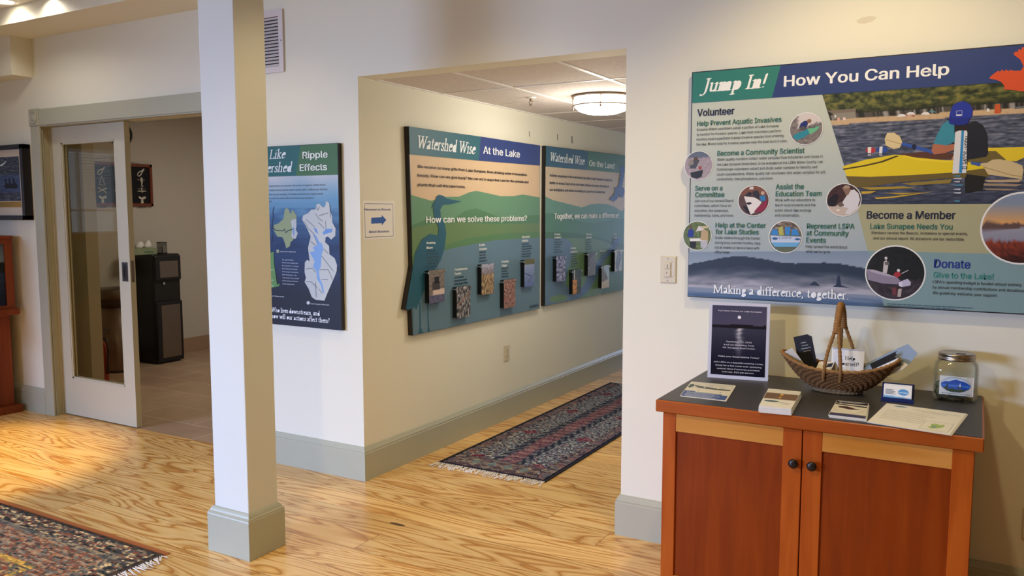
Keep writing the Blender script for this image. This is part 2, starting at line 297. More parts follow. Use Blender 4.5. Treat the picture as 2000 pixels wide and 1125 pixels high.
def serif(txt, italic=0.0, wgt=1.0):
    vs, fs, x = [], [], 0.0; th = math.radians(18); W, T = .050*wgt, .020*wgt
    nib = [(W*math.cos(a)*math.cos(th)-T*math.sin(a)*math.sin(th), W*math.cos(a)*math.sin(th)+T*math.sin(a)*math.cos(th)) for a in (2*PI*k/8 for k in range(8))]
    for ch in txt:
        st, adv = GL.get(ch, GL[' ']); k_ = (ch, wgt)
        if k_ not in _gc:
            gv, gf = [], []
            for s in st:
                for (x0, y0), (x1, y1) in zip(s, s[1:]):
                    pts = sorted(set([(x0+a, y0+b) for a, b in nib]+[(x1+a, y1+b) for a, b in nib])); h = []
                    for seq in (pts, pts[::-1]):
                        q = []
                        for p in seq:
                            while len(q) > 1 and (q[-1][0]-q[-2][0])*(p[1]-q[-2][1])-(q[-1][1]-q[-2][1])*(p[0]-q[-2][0]) <= 1e-9: q.pop()
                            q.append(p)
                        h += q[:-1]
                    o = len(gv); gv += [Vector(p) for p in h]; gf.append(list(range(o, o+len(h))))
            if gv: r_ = delaunay_2d_cdt(gv, [], gf, 1, 1e-5); _gc[k_] = ([tuple(v) for v in r_[0]], [tuple(f) for f in r_[2]])
            else: _gc[k_] = ([], [])
        gv, gf = _gc[k_]; o = len(vs); vs += [(x+a+italic*b, b) for a, b in gv]; fs += [tuple(o+i for i in f) for f in gf]; x += adv
    xs = [v[0] for v in vs]; return vs, fs, min(xs), max(xs), .66

class Art:
    """prints on a flat surface: origin o, right u, up v, normal n; pixel input is measured on that surface"""
    def __init__(s, o, u, v, axis=None, val=None):
        s.o = Vector(o); s.u = Vector(u).normalized(); s.v = Vector(v).normalized(); s.n = s.u.cross(s.v).normalized(); s.b = MB(); s.lift = .0005
    def uv(s, px, py):
        d = ray(px, py); t = (s.o-CAM).dot(s.n)/d.dot(s.n); q = CAM+d*t-s.o; return (q.dot(s.u), q.dot(s.v))
    def at(s, u, v, h=0): return s.o+s.u*u+s.v*v+s.n*(s.lift+h)
    def layer(s, d=.0004): s.lift += d; return s
    def poly(s, pts, c, px=True, h=0):
        p = [s.uv(*q) for q in pts] if px else pts; c = lin(c); o = len(s.b.v); s.b.v += [tuple(s.at(u, v, h)) for u, v in p]
        for t in tessellate_polygon([[Vector((u, v, 0)) for u, v in p]]):
            a, b_, cc = [Vector((*p[i], 0)) for i in t]; t = t if (b_-a).cross(cc-a).z > 0 else t[::-1]
            s.b.face([o+i for i in t], 0, c)
        s.lift += 1.2e-5; return s
    def line(s, pts, wd, c, px=True):
        p = [s.uv(*q) for q in pts] if px else pts
        for (a, b), (d, e) in zip(p, p[1:]):
            L = math.hypot(d-a, e-b) or 1e-6; nx, ny = -(e-b)/L*wd/2, (d-a)/L*wd/2
            s.poly([(a+nx, b+ny), (a-nx, b-ny), (d-nx, e-ny), (d+nx, e+ny)], c, False)
        return s
    def text(s, txt, p0, p1, c, bold=0.0, cap=None, px=True, ys=1.12, font='sans', italic=0, wgt=1.0):
        a = s.uv(*p0) if px else p0; b = s.uv(*p1) if px else p1
        vs, fs, x0, x1, ch = sans(txt, bold) if font == 'sans' else serif(txt, italic, wgt)
        sx = math.hypot(b[0]-a[0], b[1]-a[1])/max(x1-x0, .01); sy = sx*ys
        if cap is not None:
            if px: q = s.uv(p0[0], p0[1]-cap); sy = abs(q[1]-a[1])/ch
            else: sy = cap/ch
        dx = ((b[0]-a[0]), (b[1]-a[1])); L = math.hypot(*dx); dx = (dx[0]/L, dx[1]/L) if not px else (1, 0)
        dy = (-dx[1], dx[0]); 
        if px: a = (a[0], (a[1]+b[1])/2)
        col = lin(c); o = len(s.b.v)
        for x, y in vs:
            X = (x-x0)*sx; Y = y*sy; s.b.v.append(tuple(s.at(a[0]+dx[0]*X+dy[0]*Y, a[1]+dx[1]*X+dy[1]*Y)))
        for f in fs: s.b.face([o+i for i in f], 0, col)
        if font == 'sans' and bold >= .02:      # heavier weight: the strokes widened sideways
            for sg in (-1, 1):
                s.lift += 2e-5; o2 = len(s.b.v); sh = sg*bold*.42*sx; dv = s.u*dx[0]*sh+s.v*dx[1]*sh+s.n*(s.lift-s.lift0(o))
                s.b.v += [tuple(Vector(s.b.v[o+i])+dv) for i in range(len(vs))]
                for f in fs: s.b.face([o2+i for i in f], 0, col)
        return s
    def lift0(s, o): return (Vector(s.b.v[o])-s.o).dot(s.n)
    def dashes(s, p0, p1, c, wd=.004, seed=0):
        """a line of print too small to read"""
        rnd = random.Random(seed); a = s.uv(*p0); b = s.uv(*p1); y = (a[1]+b[1])/2; x = a[0]
        while x < b[0]:
            e = min(b[0], x+rnd.uniform(1.2, 4.5)*wd*1.6); s.poly([(x, y), (e, y), (e, y+wd), (x, y+wd)], c, False); x = e+wd*.7
        return s
    def raster(s, quad, nx, ny, f, px=True):
        """grid of small cells over a quad TL,TR,BR,BL; f(s 0..1 right, t 0..1 down) -> rgb 0..255"""
        q = [s.uv(*p) for p in quad] if px else quad; o = len(s.b.v); cs = []
        for j in range(ny+1):
            for i in range(nx+1):
                a, b = i/nx, j/ny
                p = [(q[0][k]*(1-a)+q[1][k]*a)*(1-b)+(q[3][k]*(1-a)+q[2][k]*a)*b for k in (0, 1)]; s.b.v.append(tuple(s.at(*p))); cs.append(lin([max(0, min(255, v)) for v in f(a, b)]))
        for j in range(ny):
            for i in range(nx):
                k = j*(nx+1)+i; id4 = [k+nx+1, k+nx+2, k+1, k]; s.b.face([o+q_ for q_ in id4], 0, tuple(cs[q_] for q_ in id4))
        return s
    def disc(s, c, r, f, px=True, ring='E6E6E0', n=40, nr=12, shapes=()):
        """round photo: c centre, r radius in pixels (vertical); shapes are polygons in unit-disc coordinates"""
        if px:
            uu = s.uv(*c); R = (s.uv(c[0], c[1]-r)[1]-s.uv(c[0], c[1]+r)[1])/2
        else: uu = c; R = r
        pt = lambda x, y: (uu[0]+x*R, uu[1]+y*R)
        if ring: s.poly([pt(1.05*math.cos(2*PI*k/n), 1.05*math.sin(2*PI*k/n)) for k in range(n)], ring, False); s.layer(.0002)
        o = len(s.b.v); cs = []
        for j in range(nr+1):
            for k in range(n):
                x, y = j/nr*math.cos(2*PI*k/n), j/nr*math.sin(2*PI*k/n); s.b.v.append(tuple(s.at(*pt(x, y)))); cs.append(lin([max(0, min(255, v)) for v in f(x, y)]))
        for j in range(nr):
            for k in range(n):
                i4 = [j*n+k, (j+1)*n+k, (j+1)*n+(k+1) % n, j*n+(k+1) % n]; s.b.face([o+q for q in i4], 0, tuple(cs[q] for q in i4))
        s.layer(.0002)
        for cc, pl in shapes: s.poly([pt(*q) for q in pl], cc, False); s.layer(.00012)
        return s
    def flush(s, name, parent, m=None):
        o = s.b.build(name, m or MT['ink'], parent); s.b = MB(); return o
def nz(x, y, z=0.0): return noise.noise(Vector((x, y, z)))
def mix(a, b, t): t = max(0, min(1, t)); return tuple(a[i]*(1-t)+b[i]*t for i in range(3))
def rgb(h): return tuple(int(h[i:i+2], 16) for i in (0, 2, 4))
def pick(pal, t): 
    t = max(0, min(.9999, t))*(len(pal)-1); i = int(t); return mix(rgb(pal[i]), rgb(pal[i+1]), t-i)
def ell(cx, cy, rx, ry, rot=0, n=16):
    c, s_ = math.cos(rot), math.sin(rot); return [(cx+rx*math.cos(2*PI*k/n)*c-ry*math.sin(2*PI*k/n)*s_, cy+rx*math.cos(2*PI*k/n)*s_+ry*math.sin(2*PI*k/n)*c) for k in range(n)]
# ================================================================== the setting
HH = 2.169                                   # underside of the hall header
CZ, SZ = 2.76, 2.655                         # main ceiling, soffit along the wall
b = MB(); b.box((-6.5, -8, -.1), (5.5, .07, 0)).box((0, .07, -.1), (1.7, 9, 0)); struct(b.build('floor', MT['pine']))
b = MB(); b.box((-5, .07, -.1), (-.001, 4, -.0005)); struct(b.build('floor_tile', MT['tile']))
b = MB()
b.box((-6.5, 0, 0), (-2.868, .14, CZ)).box((-2.868, 0, 2.06), (-1.0, .14, CZ)).box((-1.0, 0, 0), (0, .14, CZ)).box((0, 0, HH), (1.5, .14, CZ)).box((1.5, 0, 0), (5.5, .14, CZ))
struct(b.build('wall_back', MT['wall']))
b = MB(); b.box((-.14, .14, 0), (0, 9, 2.4)); struct(b.build('wall_hall_left', MT['wall']))
b = MB(); b.box((1.5, .14, 0), (1.64, 9, 2.4)); struct(b.build('wall_hall_right', MT['wall']))
def holed(axis_pos, x0, x1, z1, hx0, hx1, hz0, hz1, horiz):
    """a wall slab with one window opening; horiz 'x' runs along x at y = axis_pos, 'y' along y at x = axis_pos"""
    b = MB()
    for a0, a1, z0, zz in ((x0, hx0, 0, z1), (hx1, x1, 0, z1), (hx0, hx1, 0, hz0), (hx0, hx1, hz1, z1)):
        if horiz == 'x': b.box((a0, axis_pos-.07, z0), (a1, axis_pos+.07, zz))
        else: b.box((axis_pos-.07, a0, z0), (axis_pos+.07, a1, zz))
    return b
def window(name, axis_pos, h0, h1, z0, z1, nx, nz_, horiz):
    f = MB(); P3 = (lambda a, d, z: (a, axis_pos+d, z)) if horiz == 'x' else (lambda a, d, z: (axis_pos+d, a, z))
    for i in range(nx+1):
        a = h0+(h1-h0)*i/nx; wd = .035 if i in (0, nx) else .05 if i % 2 == 0 else .012; f.box(P3(a-wd, -.03, z0), P3(a+wd, .03, z1))
    for j in range(nz_+1):
        z = z0+(z1-z0)*j/nz_; wd = .035 if j in (0, nz_) else .012; f.box(P3(h0, -.028, z-wd), P3(h1, .028, z+wd))
    root = struct(f.build(name, MT['white']))
    g = MB(); g.box(P3(h0, -.004, z0), P3(h1, .004, z1)); g.build('window_pane', MT['clear'], root)
    bl = MB()
    for k in range(14):
        z = z1-.03-k*.035; bl.box(P3(h0+.03, .04, z-.002), P3(h1-.03, .065, z+.002))
    bl.build('window_blind', MT['blind'], root)
struct(holed(-8, -6.5, 5.5, CZ, -5.0, -1.8, .6, 2.3, 'x').build('wall_front', MT['stub'])); window('window_1', -8, -5.0, -1.8, .6, 2.3, 8, 2, 'x')  # unseen wall, given the darker olive to cut bounced light
struct(holed(-6.5, -8, .14, CZ, -4.9, -1.9, .75, 2.2, 'y').build('wall_left', MT['stub'])); window('window_2', -6.5, -4.9, -1.9, .75, 2.2, 6, 2, 'y')  # olive here too, so this unseen wall bounces less light
struct(holed(9, -.14, 1.64, 2.4, .15, 1.35, .3, 2.1, 'x').build('wall_hall_end', MT['wall'])); window('window_3', 9, .15, 1.35, .3, 2.1, 2, 2, 'x')
b = MB(); b.box((5.5, -8, 0), (5.64, .14, CZ)); struct(b.build('wall_right', MT['stub']))  # unseen side, toned olive to keep bounced light low
b = MB(); b.box((-6.5, -8, CZ), (5.5, .14, CZ+.1)); struct(b.build('ceiling', MT['ceil']))
b = MB(); b.box((-6.5, -.34, SZ), (5.5, 0, CZ)); struct(b.build('ceiling_soffit', MT['wall']))
b = MB(); b.box((-6.5, -.145, 2.394), (-2.915, 0, SZ)); struct(b.build('ceiling_beam', MT['wall']))
# suspended tile ceiling of the hall: tiles with a light grid
HC = HH+.004
b = MB(); b.box((0, .14, HC), (1.5, 9, HC+.05)); o = struct(b.build('ceiling_hall', MT['ctile']))
g = MB()
for x in (.5, 1.1): g.box((x-.012, .14, HC-.004), (x+.012, 9, HC+.001))
for k in range(12): g.box((0, .75+k*.61-.009, HC-.003), (1.5, .75+k*.61+.009, HC+.001))
g.box((0, .14, HC-.006), (.018, 9, HC+.001)); g.build('ceiling_grid', MT['grid'], o)
# service room behind the sliding door
struct(MB().box((-4.37, .14, 0), (-4.27, 3.6, 2.6)).build('wall_service_left', MT['inner'])); struct(MB().box((-4.27, 3.5, 0), (-.14, 3.6, 2.6)).build('wall_service_back', MT['inner']))
struct(MB().box((-4.37, .14, 2.45), (-.14, 3.6, 2.6)).build('ceiling_service', MT['ceil']))
ex = on(188, 400, 'y', .55).x
struct(MB().box((-4.27, .45, 0), (ex, .55, 2.45)).build('wall_service_stub', MT['stub']))
b = MB(); b.box((-4.27, .55, 0), (-4.255, 3.5, .15)); b.box((-4.27, 3.485, 0), (-.14, 3.5, .15)); struct(b.build('baseboard_service', MT['tbase']))

def base_prof(n):       # profile in (out, z)
    return [(0, 0), (.02, 0), (.02, .15), (.017, .155), (.018, .162), (.012, .172), (.006, .183), (0, .186)]
def baseboard(name, a, b_, out, m0=0, m1=0):
    a, b_ = Vector(a), Vector(b_); out = Vector(out); m = MB(); d = b_-a; dn = d.normalized()
    m.prism(base_prof(0), 0, 1, lambda u, v, h: a+d*h+out*u+Vector((0, 0, v))+dn*u*(m1 if h else -m0)); return struct(m.build(name, MT['trim']))
baseboard('baseboard_back_left', (-6.5, 0, 0), (-2.952, 0, 0), (0, -1, 0))
baseboard('baseboard_back_center', (-.872, 0, 0), (0, 0, 0), (0, -1, 0), 0, 1)
baseboard('baseboard_back_right', (1.5, 0, 0), (5.5, 0, 0), (0, -1, 0), 1, 0)
baseboard('baseboard_hall_left', (0, 0, 0), (0, 9, 0), (1, 0, 0), 1, 0)
baseboard('baseboard_hall_right', (1.5, 0, 0), (1.5, 9, 0), (-1, 0, 0), 1, 0)

# door casing: side boards, head board, corner block with a turned rosette
b = MB(); b.box((-2.952, -.02, 0), (-2.845, 0, 2.06), bev=.003); b.box((-2.862, -.006, 0), (-2.845, .005, 2.06)); struct(b.build('trim_1', MT['trim']))
b = MB(); b.box((-1.0, -.02, 0), (-.872, 0, 2.06), bev=.003); struct(b.build('trim_2', MT['trim']))
b = MB(); b.box((-2.845, -.02, 2.06), (-.885, 0, 2.172), bev=.003); b.box((-2.845, -.012, 2.052), (-1.0, 0, 2.06)); struct(b.build('trim_3', MT['trim']))
def corner_block(nm, x0):
    b = MB(); b.box((x0, -.026, 2.058), (x0+.112, 0, 2.176), bev=.004); c = (x0+.056, 2.117)
    prof = [(.046, 0), (.044, .005), (.038, .006), (.035, .001), (.026, .001), (.022, .006), (.01, .008), (.001, .008)]
    b.loft([[(c[0]+r*math.cos(2*PI*k/24), -.026-z, c[1]+r*math.sin(2*PI*k/24)) for k in range(24)] for r, z in prof])
    struct(b.build(nm, MT['trim']))
corner_block('trim_4', -2.957); corner_block('trim_5', -.99)
b = MB(); b.box((-2.872, 0, 0), (-2.862, .055, 2.06)); b.box((-2.872, .105, 0), (-2.862, .14, 2.06)); b.box((-2.862, 0, 2.054), (-1.0, .05, 2.062)); b.box((-2.862, .11, 2.054), (-1.0, .14, 2.062)); b.box((-1.012, 0, 0), (-1.0, .14, 2.06))
struct(b.build('trim_6', MT['jamb']))

# sliding pocket door, half drawn out
DX0, DX1, DY0, DY1 = -2.855, -2.031, .06, .1
GX0, GX1, GZ0, GZ1 = -2.735, -2.14, .276, 1.941
DZ0, DZ1 = .009, 2.052
b = MB()
for p, q in (((DX0, DY0, DZ0), (GX0, DY1, DZ1)), ((GX1, DY0, DZ0), (DX1, DY1, DZ1)), ((GX0, DY0, GZ1), (GX1, DY1, DZ1)), ((GX0, DY0, DZ0), (GX1, DY1, GZ0))): b.box(p, q)
for y0, y1 in ((DY0+.004, DY0+.014), (DY1-.014, DY1-.004)):     # glazing bead
    for p, q in (((GX0, y0, GZ0), (GX0+.012, y1, GZ1)), ((GX1-.012, y0, GZ0), (GX1, y1, GZ1)), ((GX0, y0, GZ1-.012), (GX1, y1, GZ1)), ((GX0, y0, GZ0), (GX1, y1, GZ0+.012))): b.box(p, q)
door = struct(b.build('door_1', paint('door_paint', 'C2BEA8', .4, var=.02)))
b = MB(); b.box((GX0+.002, DY0+.016, GZ0+.002), (GX1-.002, DY0+.022, GZ1-.002)); part(b.build('glass_pane', MT['glass'], door), 'tall clear glass pane')
pl = on(238, 512, 'y', DY0); pr = on(251, 550, 'y', DY0)
b = MB(); x0, x1, z0, z1 = pl.x, pr.x, pr.z, pl.z
b.box((x0, DY0-.002, z0), (x1, DY0, z1), bev=.0008); b.box((x0+.012, DY0-.0028, z0+.012), (x1-.012, DY0-.0018, z1-.012), 1); pull = part(b.build('pull_plate', [brushed('pull_plate_metal', (120, 112, 106), .4), MT['dark']], door), 'recessed brushed metal pull')
b = MB(); xm = (x0+x1)/2; b.box((xm-.007, DY0-.006, z0+.026), (xm+.007, DY0-.0025, z1-.026), bev=.002); b.build('pull_handle', MT['chrome'], pull)
b = MB(); b.box((DX1, DY0+.008, z0-.005), (DX1+.0015, DY1-.008, z1+.012), bev=.0005); part(b.build('edge_plate', MT['steel'], door), 'metal plate in the door edge')

# square column with sage base block
KX0, KX1, KY0, KY1 = .012, .266, -1.058, -.852
b = MB(); b.box((KX0+.026, KY0+.022, .16), (KX1-.022, KY1-.02, CZ), bev=.002); colm = struct(b.build('column', paint('column_paint', 'DADBD0', .7, var=.012, scale=2)))
b = MB(); b.box((KX0, KY0, 0), (KX1, KY1, .165), bev=.0015)
prof = [(0, .165), (.002, .17), (.002, .176), (.008, .18), (.011, .188), (.016, .196), (.02, .199)]
b.loft([[(KX0+d, KY0+d, z), (KX1-d, KY0+d, z), (KX1-d, KY1-d, z), (KX0+d, KY1-d, z)] for d, z in prof], smooth=False); b.build('column_base', MT['trim'], colm)

# ================================================================== rugs
def woven(name, label, x0, x1, y0, y1, nx, ny, f, fr, border, loc, group=None):
    """hand-knotted rug: pile grid with colours per knot, dark selvedge, cotton fringes"""
    t = thing(name, label, 'rug', loc, group); TH = .009; b = MB(); L = {}
    for j in range(ny+1):
        for i in range(nx+1):
            x = x0+(x1-x0)*i/nx; y = y0+(y1-y0)*j/ny; edge = i in (0, nx) or j in (0, ny)
            b.v.append((x, y, TH-(.003 if edge else 0)+.0012*nz(x*23, y*23)))
    for j in range(ny):
        for i in range(nx): k = j*(nx+1)+i; b.face([k, k+1, k+nx+2, k+nx+1], 0, lin(f((i+.5)/nx, (j+.5)/ny, i, j)))
    b.build('pile', MT['rug'], t)
    b = MB(); e = .008; b.box((x0-e, y0-.002, .0005), (x0+.003, y1+.002, TH*.9)); b.box((x1-.003, y0-.002, .0005), (x1+e, y1+.002, TH*.9)); b.box((x0, y0-.004, .0005), (x1, y0+.003, TH*.7)); b.box((x0, y1-.003, .0005), (x1, y1+.004, TH*.7)); b.box((x0, y0, .0003), (x1, y1, .004))
    b.build('selvedge', paint(name+'_edge', border, .95), t)
    rnd = random.Random(3); b = MB()
    for (ax, c, sgn, lo, hi) in fr:
        n = int((hi-lo)/.007)
        for k in range(n):
            p = lo+(hi-lo)*(k+rnd.random())/n; ln = rnd.uniform(.04, .085); sw = rnd.uniform(-.035, .035); zz = .0035
            q = [(0, 0), (.35*ln, sw*.25), (.7*ln, sw*.75), (ln, sw)]
            b.tube([((c+sgn*a, p+s_, zz+.003*(1-i/3)*.6) if ax == 'x' else (p+s_, c+sgn*a, zz+.003*(1-i/3)*.6)) for i, (a, s_) in enumerate(q)], .0028, 4)
    fo = b.build('fringe', MT['fringe'], t); fo['kind'] = 'stuff'; return t
JIT = random.Random(11)
def hsh(ix, iy): return ((ix*73856093 ^ iy*19349663) & 0xffff)/65536*.999
def runner_col(s, t, i, j):
    W, L = .69, 2.57; x, y = abs(s-.5)*W, t*L; r = JIT.random(); k = nz(x*60, y*60)+.6*nz(s*150, y*130, 4)
    if x > .33 or y < .015 or y > L-.015: base = ['16151F', '1E1B28', '24202A']
    elif x > .265:            # outer border with small lozenges
        ph = (y*5.5) % 1; d = abs(ph-.5)*2+abs(x-.297)/.05
        base = ['5A4448', '6E5450', '4A4C56'] if d < .7 else ['3A3642', '5E5A58', '2A2834', '4C4046', '6E665E']
    elif x > .25: base = ['7E7468', '4E4850', '2A2832']
    elif x > .105:            # field: red medallions, sage and navy sprays
        yy = (y*1.55+.2) % 1; d = abs(yy-.5)*2*.32+abs(x-.195)
        base = ['5A2230', '64282F', '46202E', '6E3C42', '4A4048'] if d < .062 and k < .4 else ['66767A', '7E8C8A', '8A897C', '55626A', '6E6468'] if k > .08 else ['22242F', '1E222E', '30303C', '4A4048'] if k < -.22 else ['484450', '5C5054', '3A3844', '665054', '58606A']
    elif x > .062: m = math.sin((y*34+x*60)*2); base = ['1E212C', '282A36', '242C38'] if m > -.1+k else ['465058', '524A50', '34383F', '6A6A68']
    else:
        d = abs(((y*2.2) % 1)-.5)*2; base = ['5E3A42', '6C484A', '4A343E', '6A5054', '7A5E5C'] if x < .034+.022*(1-d) and k < .3 else ['2A2A36', '3A3842', '4A444C', '5E5A5E']
    if .015 < y < .19 and x < .25:   # end panel with big sage lozenges
        u = ((s-.5)*6.5) % 1; d = abs(u-.5)*2+abs(y-.11)/.07; base = ['4E5C5C', '5E6A68', '566460'] if d < .62 else ['6E5E54', '5A4444', '80725E', '40383E'] if d < 1 else ['3E363E', '52464A', '645C54', '4A3C40']
    wv = nz(x*25, y*25, 9)*.03; h_ = hsh(int((s*W+wv)/.014), int((y+wv)/.019)); c = rgb(base[int(h_*len(base))]); k = .9+.2*JIT.random(); return tuple(min(255, v*k*1.25) for v in c)
def rug_col(s, t, i, j):
    x, y = s*2.9, t*1.5; r = JIT.random(); ed = min(2.9-x, 1.5-y, y)
    k = nz(x*22, y*60)+.7*nz(x*55, y*110, 3)
    if ed < .02: base = ['3A3C44', '4A4440', '2E3038']
    elif ed < .12: base = ['C4B698', 'A49C84', '8A8474'] if k > .25 else ['4A525C', '6E6A68', '3A4048'] if k > -.15 else ['7A5248', '6A4A44', '2C3034']
    elif ed < .15: base = ['6A6A6C', '4A5058', '8A8474']
    elif ed < .34: base = ['6E7274', '8A8680', '9A8E80', '5C6266'] if k > .1 else ['7E5A50', '93705E', '6E4E48'] if k > -.25 else ['3A3E44', '50504E', '6A5E58']
    elif ed < .37: base = ['C0A45A', 'A08A50', '5C6456']
    else: base = ['7A4A40', '8A6254', '9E8468'] if k > .08 else ['56605E', '6A6C64', '4A4E50'] if k > -.28 else ['2E3236', 'A8986A', '5A4A44']
    wv = nz(x*16, y*16, 5)*.03; h_ = hsh(int((x+wv)/.034), int((y+wv)/.011)); c = rgb(base[int(h_*len(base))]); k = .9+.2*JIT.random(); return tuple(min(255, v*k*m_) for v, m_ in zip(c, (1.24, 1.14, .98)))
woven('runner_rug', 'long dark patterned runner rug with navy edge lying on the hall floor', .18, .872, .455, 3.02, 86, 320, runner_col, [('y', .455, -1, .17, .88), ('y', 3.02, 1, .18, .872)], '1A1822', (.52, 1.7, 0))
woven('runner_rug', 'far dark runner rug just showing beyond the end of the long hall runner',   .2, .89, 3.21, 5.4, 60, 150, runner_col, [('y', 3.21, -1, .2, .89)], '1A1822', (.54, 4.2, 0))
t = woven('area_rug', 'multicoloured woven rug with fringed end at the lower left of the room floor', -3.0, -.11, -2.68, -1.2, 290, 150, rug_col, [('x', -.11, 1, -2.66, -1.2)], '4A3A2C', (-1.5, -1.9, 0))
b = MB(); b.box((-3.0, -1.206, .0004), (-.1, -1.165, .003)); part(b.build('rug_stripe', MT['stripe'], t), 'rust orange pad edge showing along the long side')  # thin rust orange stripe set along the rug's long edge

# ================================================================== ceiling fittings
lc = on(1176, 187, 'z', HC); R = .178
t = thing('ceiling_light', 'lit round drum light with metal bands on the hall ceiling', 'light fixture', (lc.x, lc.y, HC))
b = MB(); b.lathe(lc, [(R*.9, 0), (R+.004, -.001), (R+.006, -.012), (R, -.014), (R*.95, -.01)], 48); b.build('mounting_ring', MT['bronze'], t)
b = MB(); b.lathe(lc, [(R*.955, -.012), (R*.955, -.062), (R*.94, -.07), (R*.8, -.092), (R*.55, -.107), (R*.25, -.114), (.004, -.116)], 48); part(b.build('glass_shade', MT['lamp'], t), 'glowing white glass bowl')
b = MB(); b.lathe(lc, [(R*.962, -.058), (R, -.058), (R+.003, -.062), (R, -.066), (R*.962, -.066), (R*.962, -.058)], 48, caps=False); b.build('band', MT['bronze'], t)
for k in range(4):
    a = math.radians(20+90*k+lc.x); p = Vector((math.cos(a), math.sin(a), 0))
    b = MB(); b.tube([lc+p*(R+.001)+Vector((0, 0, -.012)), lc+p*(R+.001)+Vector((0, 0, -.075))], .0035, 8); b.lathe(lc+p*(R+.001)+Vector((0, 0, -.08)), [(.002, -.006), (.006, -.003), (.007, .003), (.004, .008)], 10); b.build('post', MT['bronze'], t)
lp = bpy.data.lights.new('drum_lamp', 'POINT'); lp.energy = 14; lp.color = (1, .93, .84); lp.shadow_soft_size = .12; lo = bpy.data.objects.new('drum_lamp', lp); COL.objects.link(lo); lo.location = lc+Vector((0, 0, -.22))
sp = on(1037, 190, 'z', HC); t = thing('fire_sprinkler', 'small pendant sprinkler head on the hall ceiling left of the drum light', 'sprinkler', (sp.x, sp.y, HC))
b = MB(); b.lathe(sp, [(.001, 0), (.034, 0), (.033, -.004), (.012, -.008)], 20); b.build('escutcheon', MT['grid'], t)
b = MB(); b.lathe(sp, [(.009, -.006), (.009, -.02), (.006, -.024)], 10)
for sx in (-1, 1): b.tube([sp+Vector((sx*.008, 0, -.02)), sp+Vector((sx*.012, 0, -.034)), sp+Vector((0, 0, -.046))], .0025, 6)
b.lathe(sp, [(.001, -.046), (.014, -.047), (.014, -.049), (.001, -.05)], 12); b.build('head', MT['bronze'], t)
cp = on(5, 2, 'z', CZ); t = thing('recessed_light', 'lit round recessed downlight in the ceiling at the top left', 'light fixture', (cp.x, cp.y, CZ))
b = MB(); b.lathe(cp, [(.062, -.002), (.066, -.006), (.084, -.005), (.088, -.001), (.088, 0)], 36, caps=False); b.build('trim_ring', MT['white'], t)
b = MB(); b.lathe(cp, [(.001, -.003), (.063, -.003)], 36, caps=False); b.build('lamp_lens', MT['canglow'], t)
spot('downlight_seen', (cp.x, cp.y, CZ-.02), (cp.x, cp.y, 0), 6, (1, .93, .82), 160, .3, .06)
for q in ((90, -8), (205, -22)):
    c2 = on(q[0], q[1], 'z', CZ); spot('downlight_scallop', (c2.x, c2.y, CZ-.02), (c2.x, c2.y, 0), 6, (1, .93, .82), 160, .3, .06)

# ================================================================== wall fittings
v0, v1 = on(509, 25, 'y', 0), on(557, 142, 'y', 0); X0, X1, Z0, Z1 = -.70, v1.x, v1.z+.005, 2.575
t = thing('air_vent', 'white louvred return air grille high on the wall right of the column', 'vent', ((X0+X1)/2, 0, (Z0+Z1)/2))
b = MB(); fx0, fx1, fz0, fz1 = X0+.03, X1-.033, Z0+.032, Z1-.036
for p, q in (((X0, -.012, Z0), (fx0, 0, Z1)), ((fx1, -.012, Z0), (X1, 0, Z1)), ((fx0, -.012, Z0), (fx1, 0, fz0)), ((fx0, -.012, fz1), (fx1, 0, Z1))): b.box(p, q)
b.build('frame', MT['vent'], t); b = MB(); b.box((fx0, -.002, fz0), (fx1, -.0005, fz1)); b.build('backing', MT['dark'], t)
n = 15
for k in range(n):
    zc = fz0+(fz1-fz0)*(k+.5)/n; h = (fz1-fz0)/n; b = MB(); b.prism([(-.012, zc-h*.42), (-.0105, zc-h*.44), (-.002, zc+h*.3), (-.0035, zc+h*.34)], fx0, fx1, lambda u, v, x: (x, u, v)); b.build('louver', MT['vent'], t)
for zz in ((Z0+Z1)/2,): b = MB(); b.disc((X1-.014, -.0125, zz), (0, -1, 0), .004, .0015, 10); b.build('screw', MT['screw'], t)

def wallplate(name, label, cat, c, hw, hh, u, n):
    t = thing(name, label, cat, c); c = Vector(c); u = Vector(u); n = Vector(n); z = Vector((0, 0, 1)); P = lambda a, b_, h: c+u*a+z*b_+n*h
    b = MB(); rr = [[P(sx*(hw-d), sz*(hh-d), h) for sx, sz in ((-1, -1), (1, -1), (1, 1), (-1, 1))] for d, h in ((0, 0), (0, .003), (.004, .006))]; b.loft(rr, smooth=False); b.build('cover_plate', MT['ivory'], t); return t, P
a, c = on(1291, 500, 'y', 0), on(1321, 553, 'y', 0)
t, P = wallplate('light_switch', 'ivory slide dimmer switch on the wall left of the big help board', 'switch', ((a.x+c.x)/2, 0, (a.z+c.z)/2), .0355, .0585, (1, 0, 0), (0, -1, 0))
b = MB(); b.box(P(-.017, -.034, .006), P(.017, .034, .0085), bev=.001); dm = b.build('dimmer_insert', MT['ivory'], t)
b = MB(); b.box(P(-.014, .004, .0085), P(.012, .03, .0125), bev=.0015); pd = b.build('upper_paddle', MT['ivory'], t)
b = MB(); b.box(P(-.014, -.03, .0085), P(.012, 0, .0115), bev=.0015); b.build('lower_paddle', MT['ivory'], t)
b = MB(); b.box(P(-.003, .006, .0125), P(-.0005, .022, .013)); part(b.build('switch_slot', MT['dark'], t), 'dark slot')
b = MB(); b.tube([P(.004*math.cos(q)-.002, -.014+.004*math.sin(q), .0117) for q in (x*.5 for x in range(3, 10))], .0008, 5); part(b.build('dial_mark', MT['dark'], t), 'dark curved mark')
b = MB(); b.box(P(.019, -.028, .006), P(.025, .03, .0075), bev=.0008); part(b.build('slider_track', MT['white'], t), 'pale slider track')
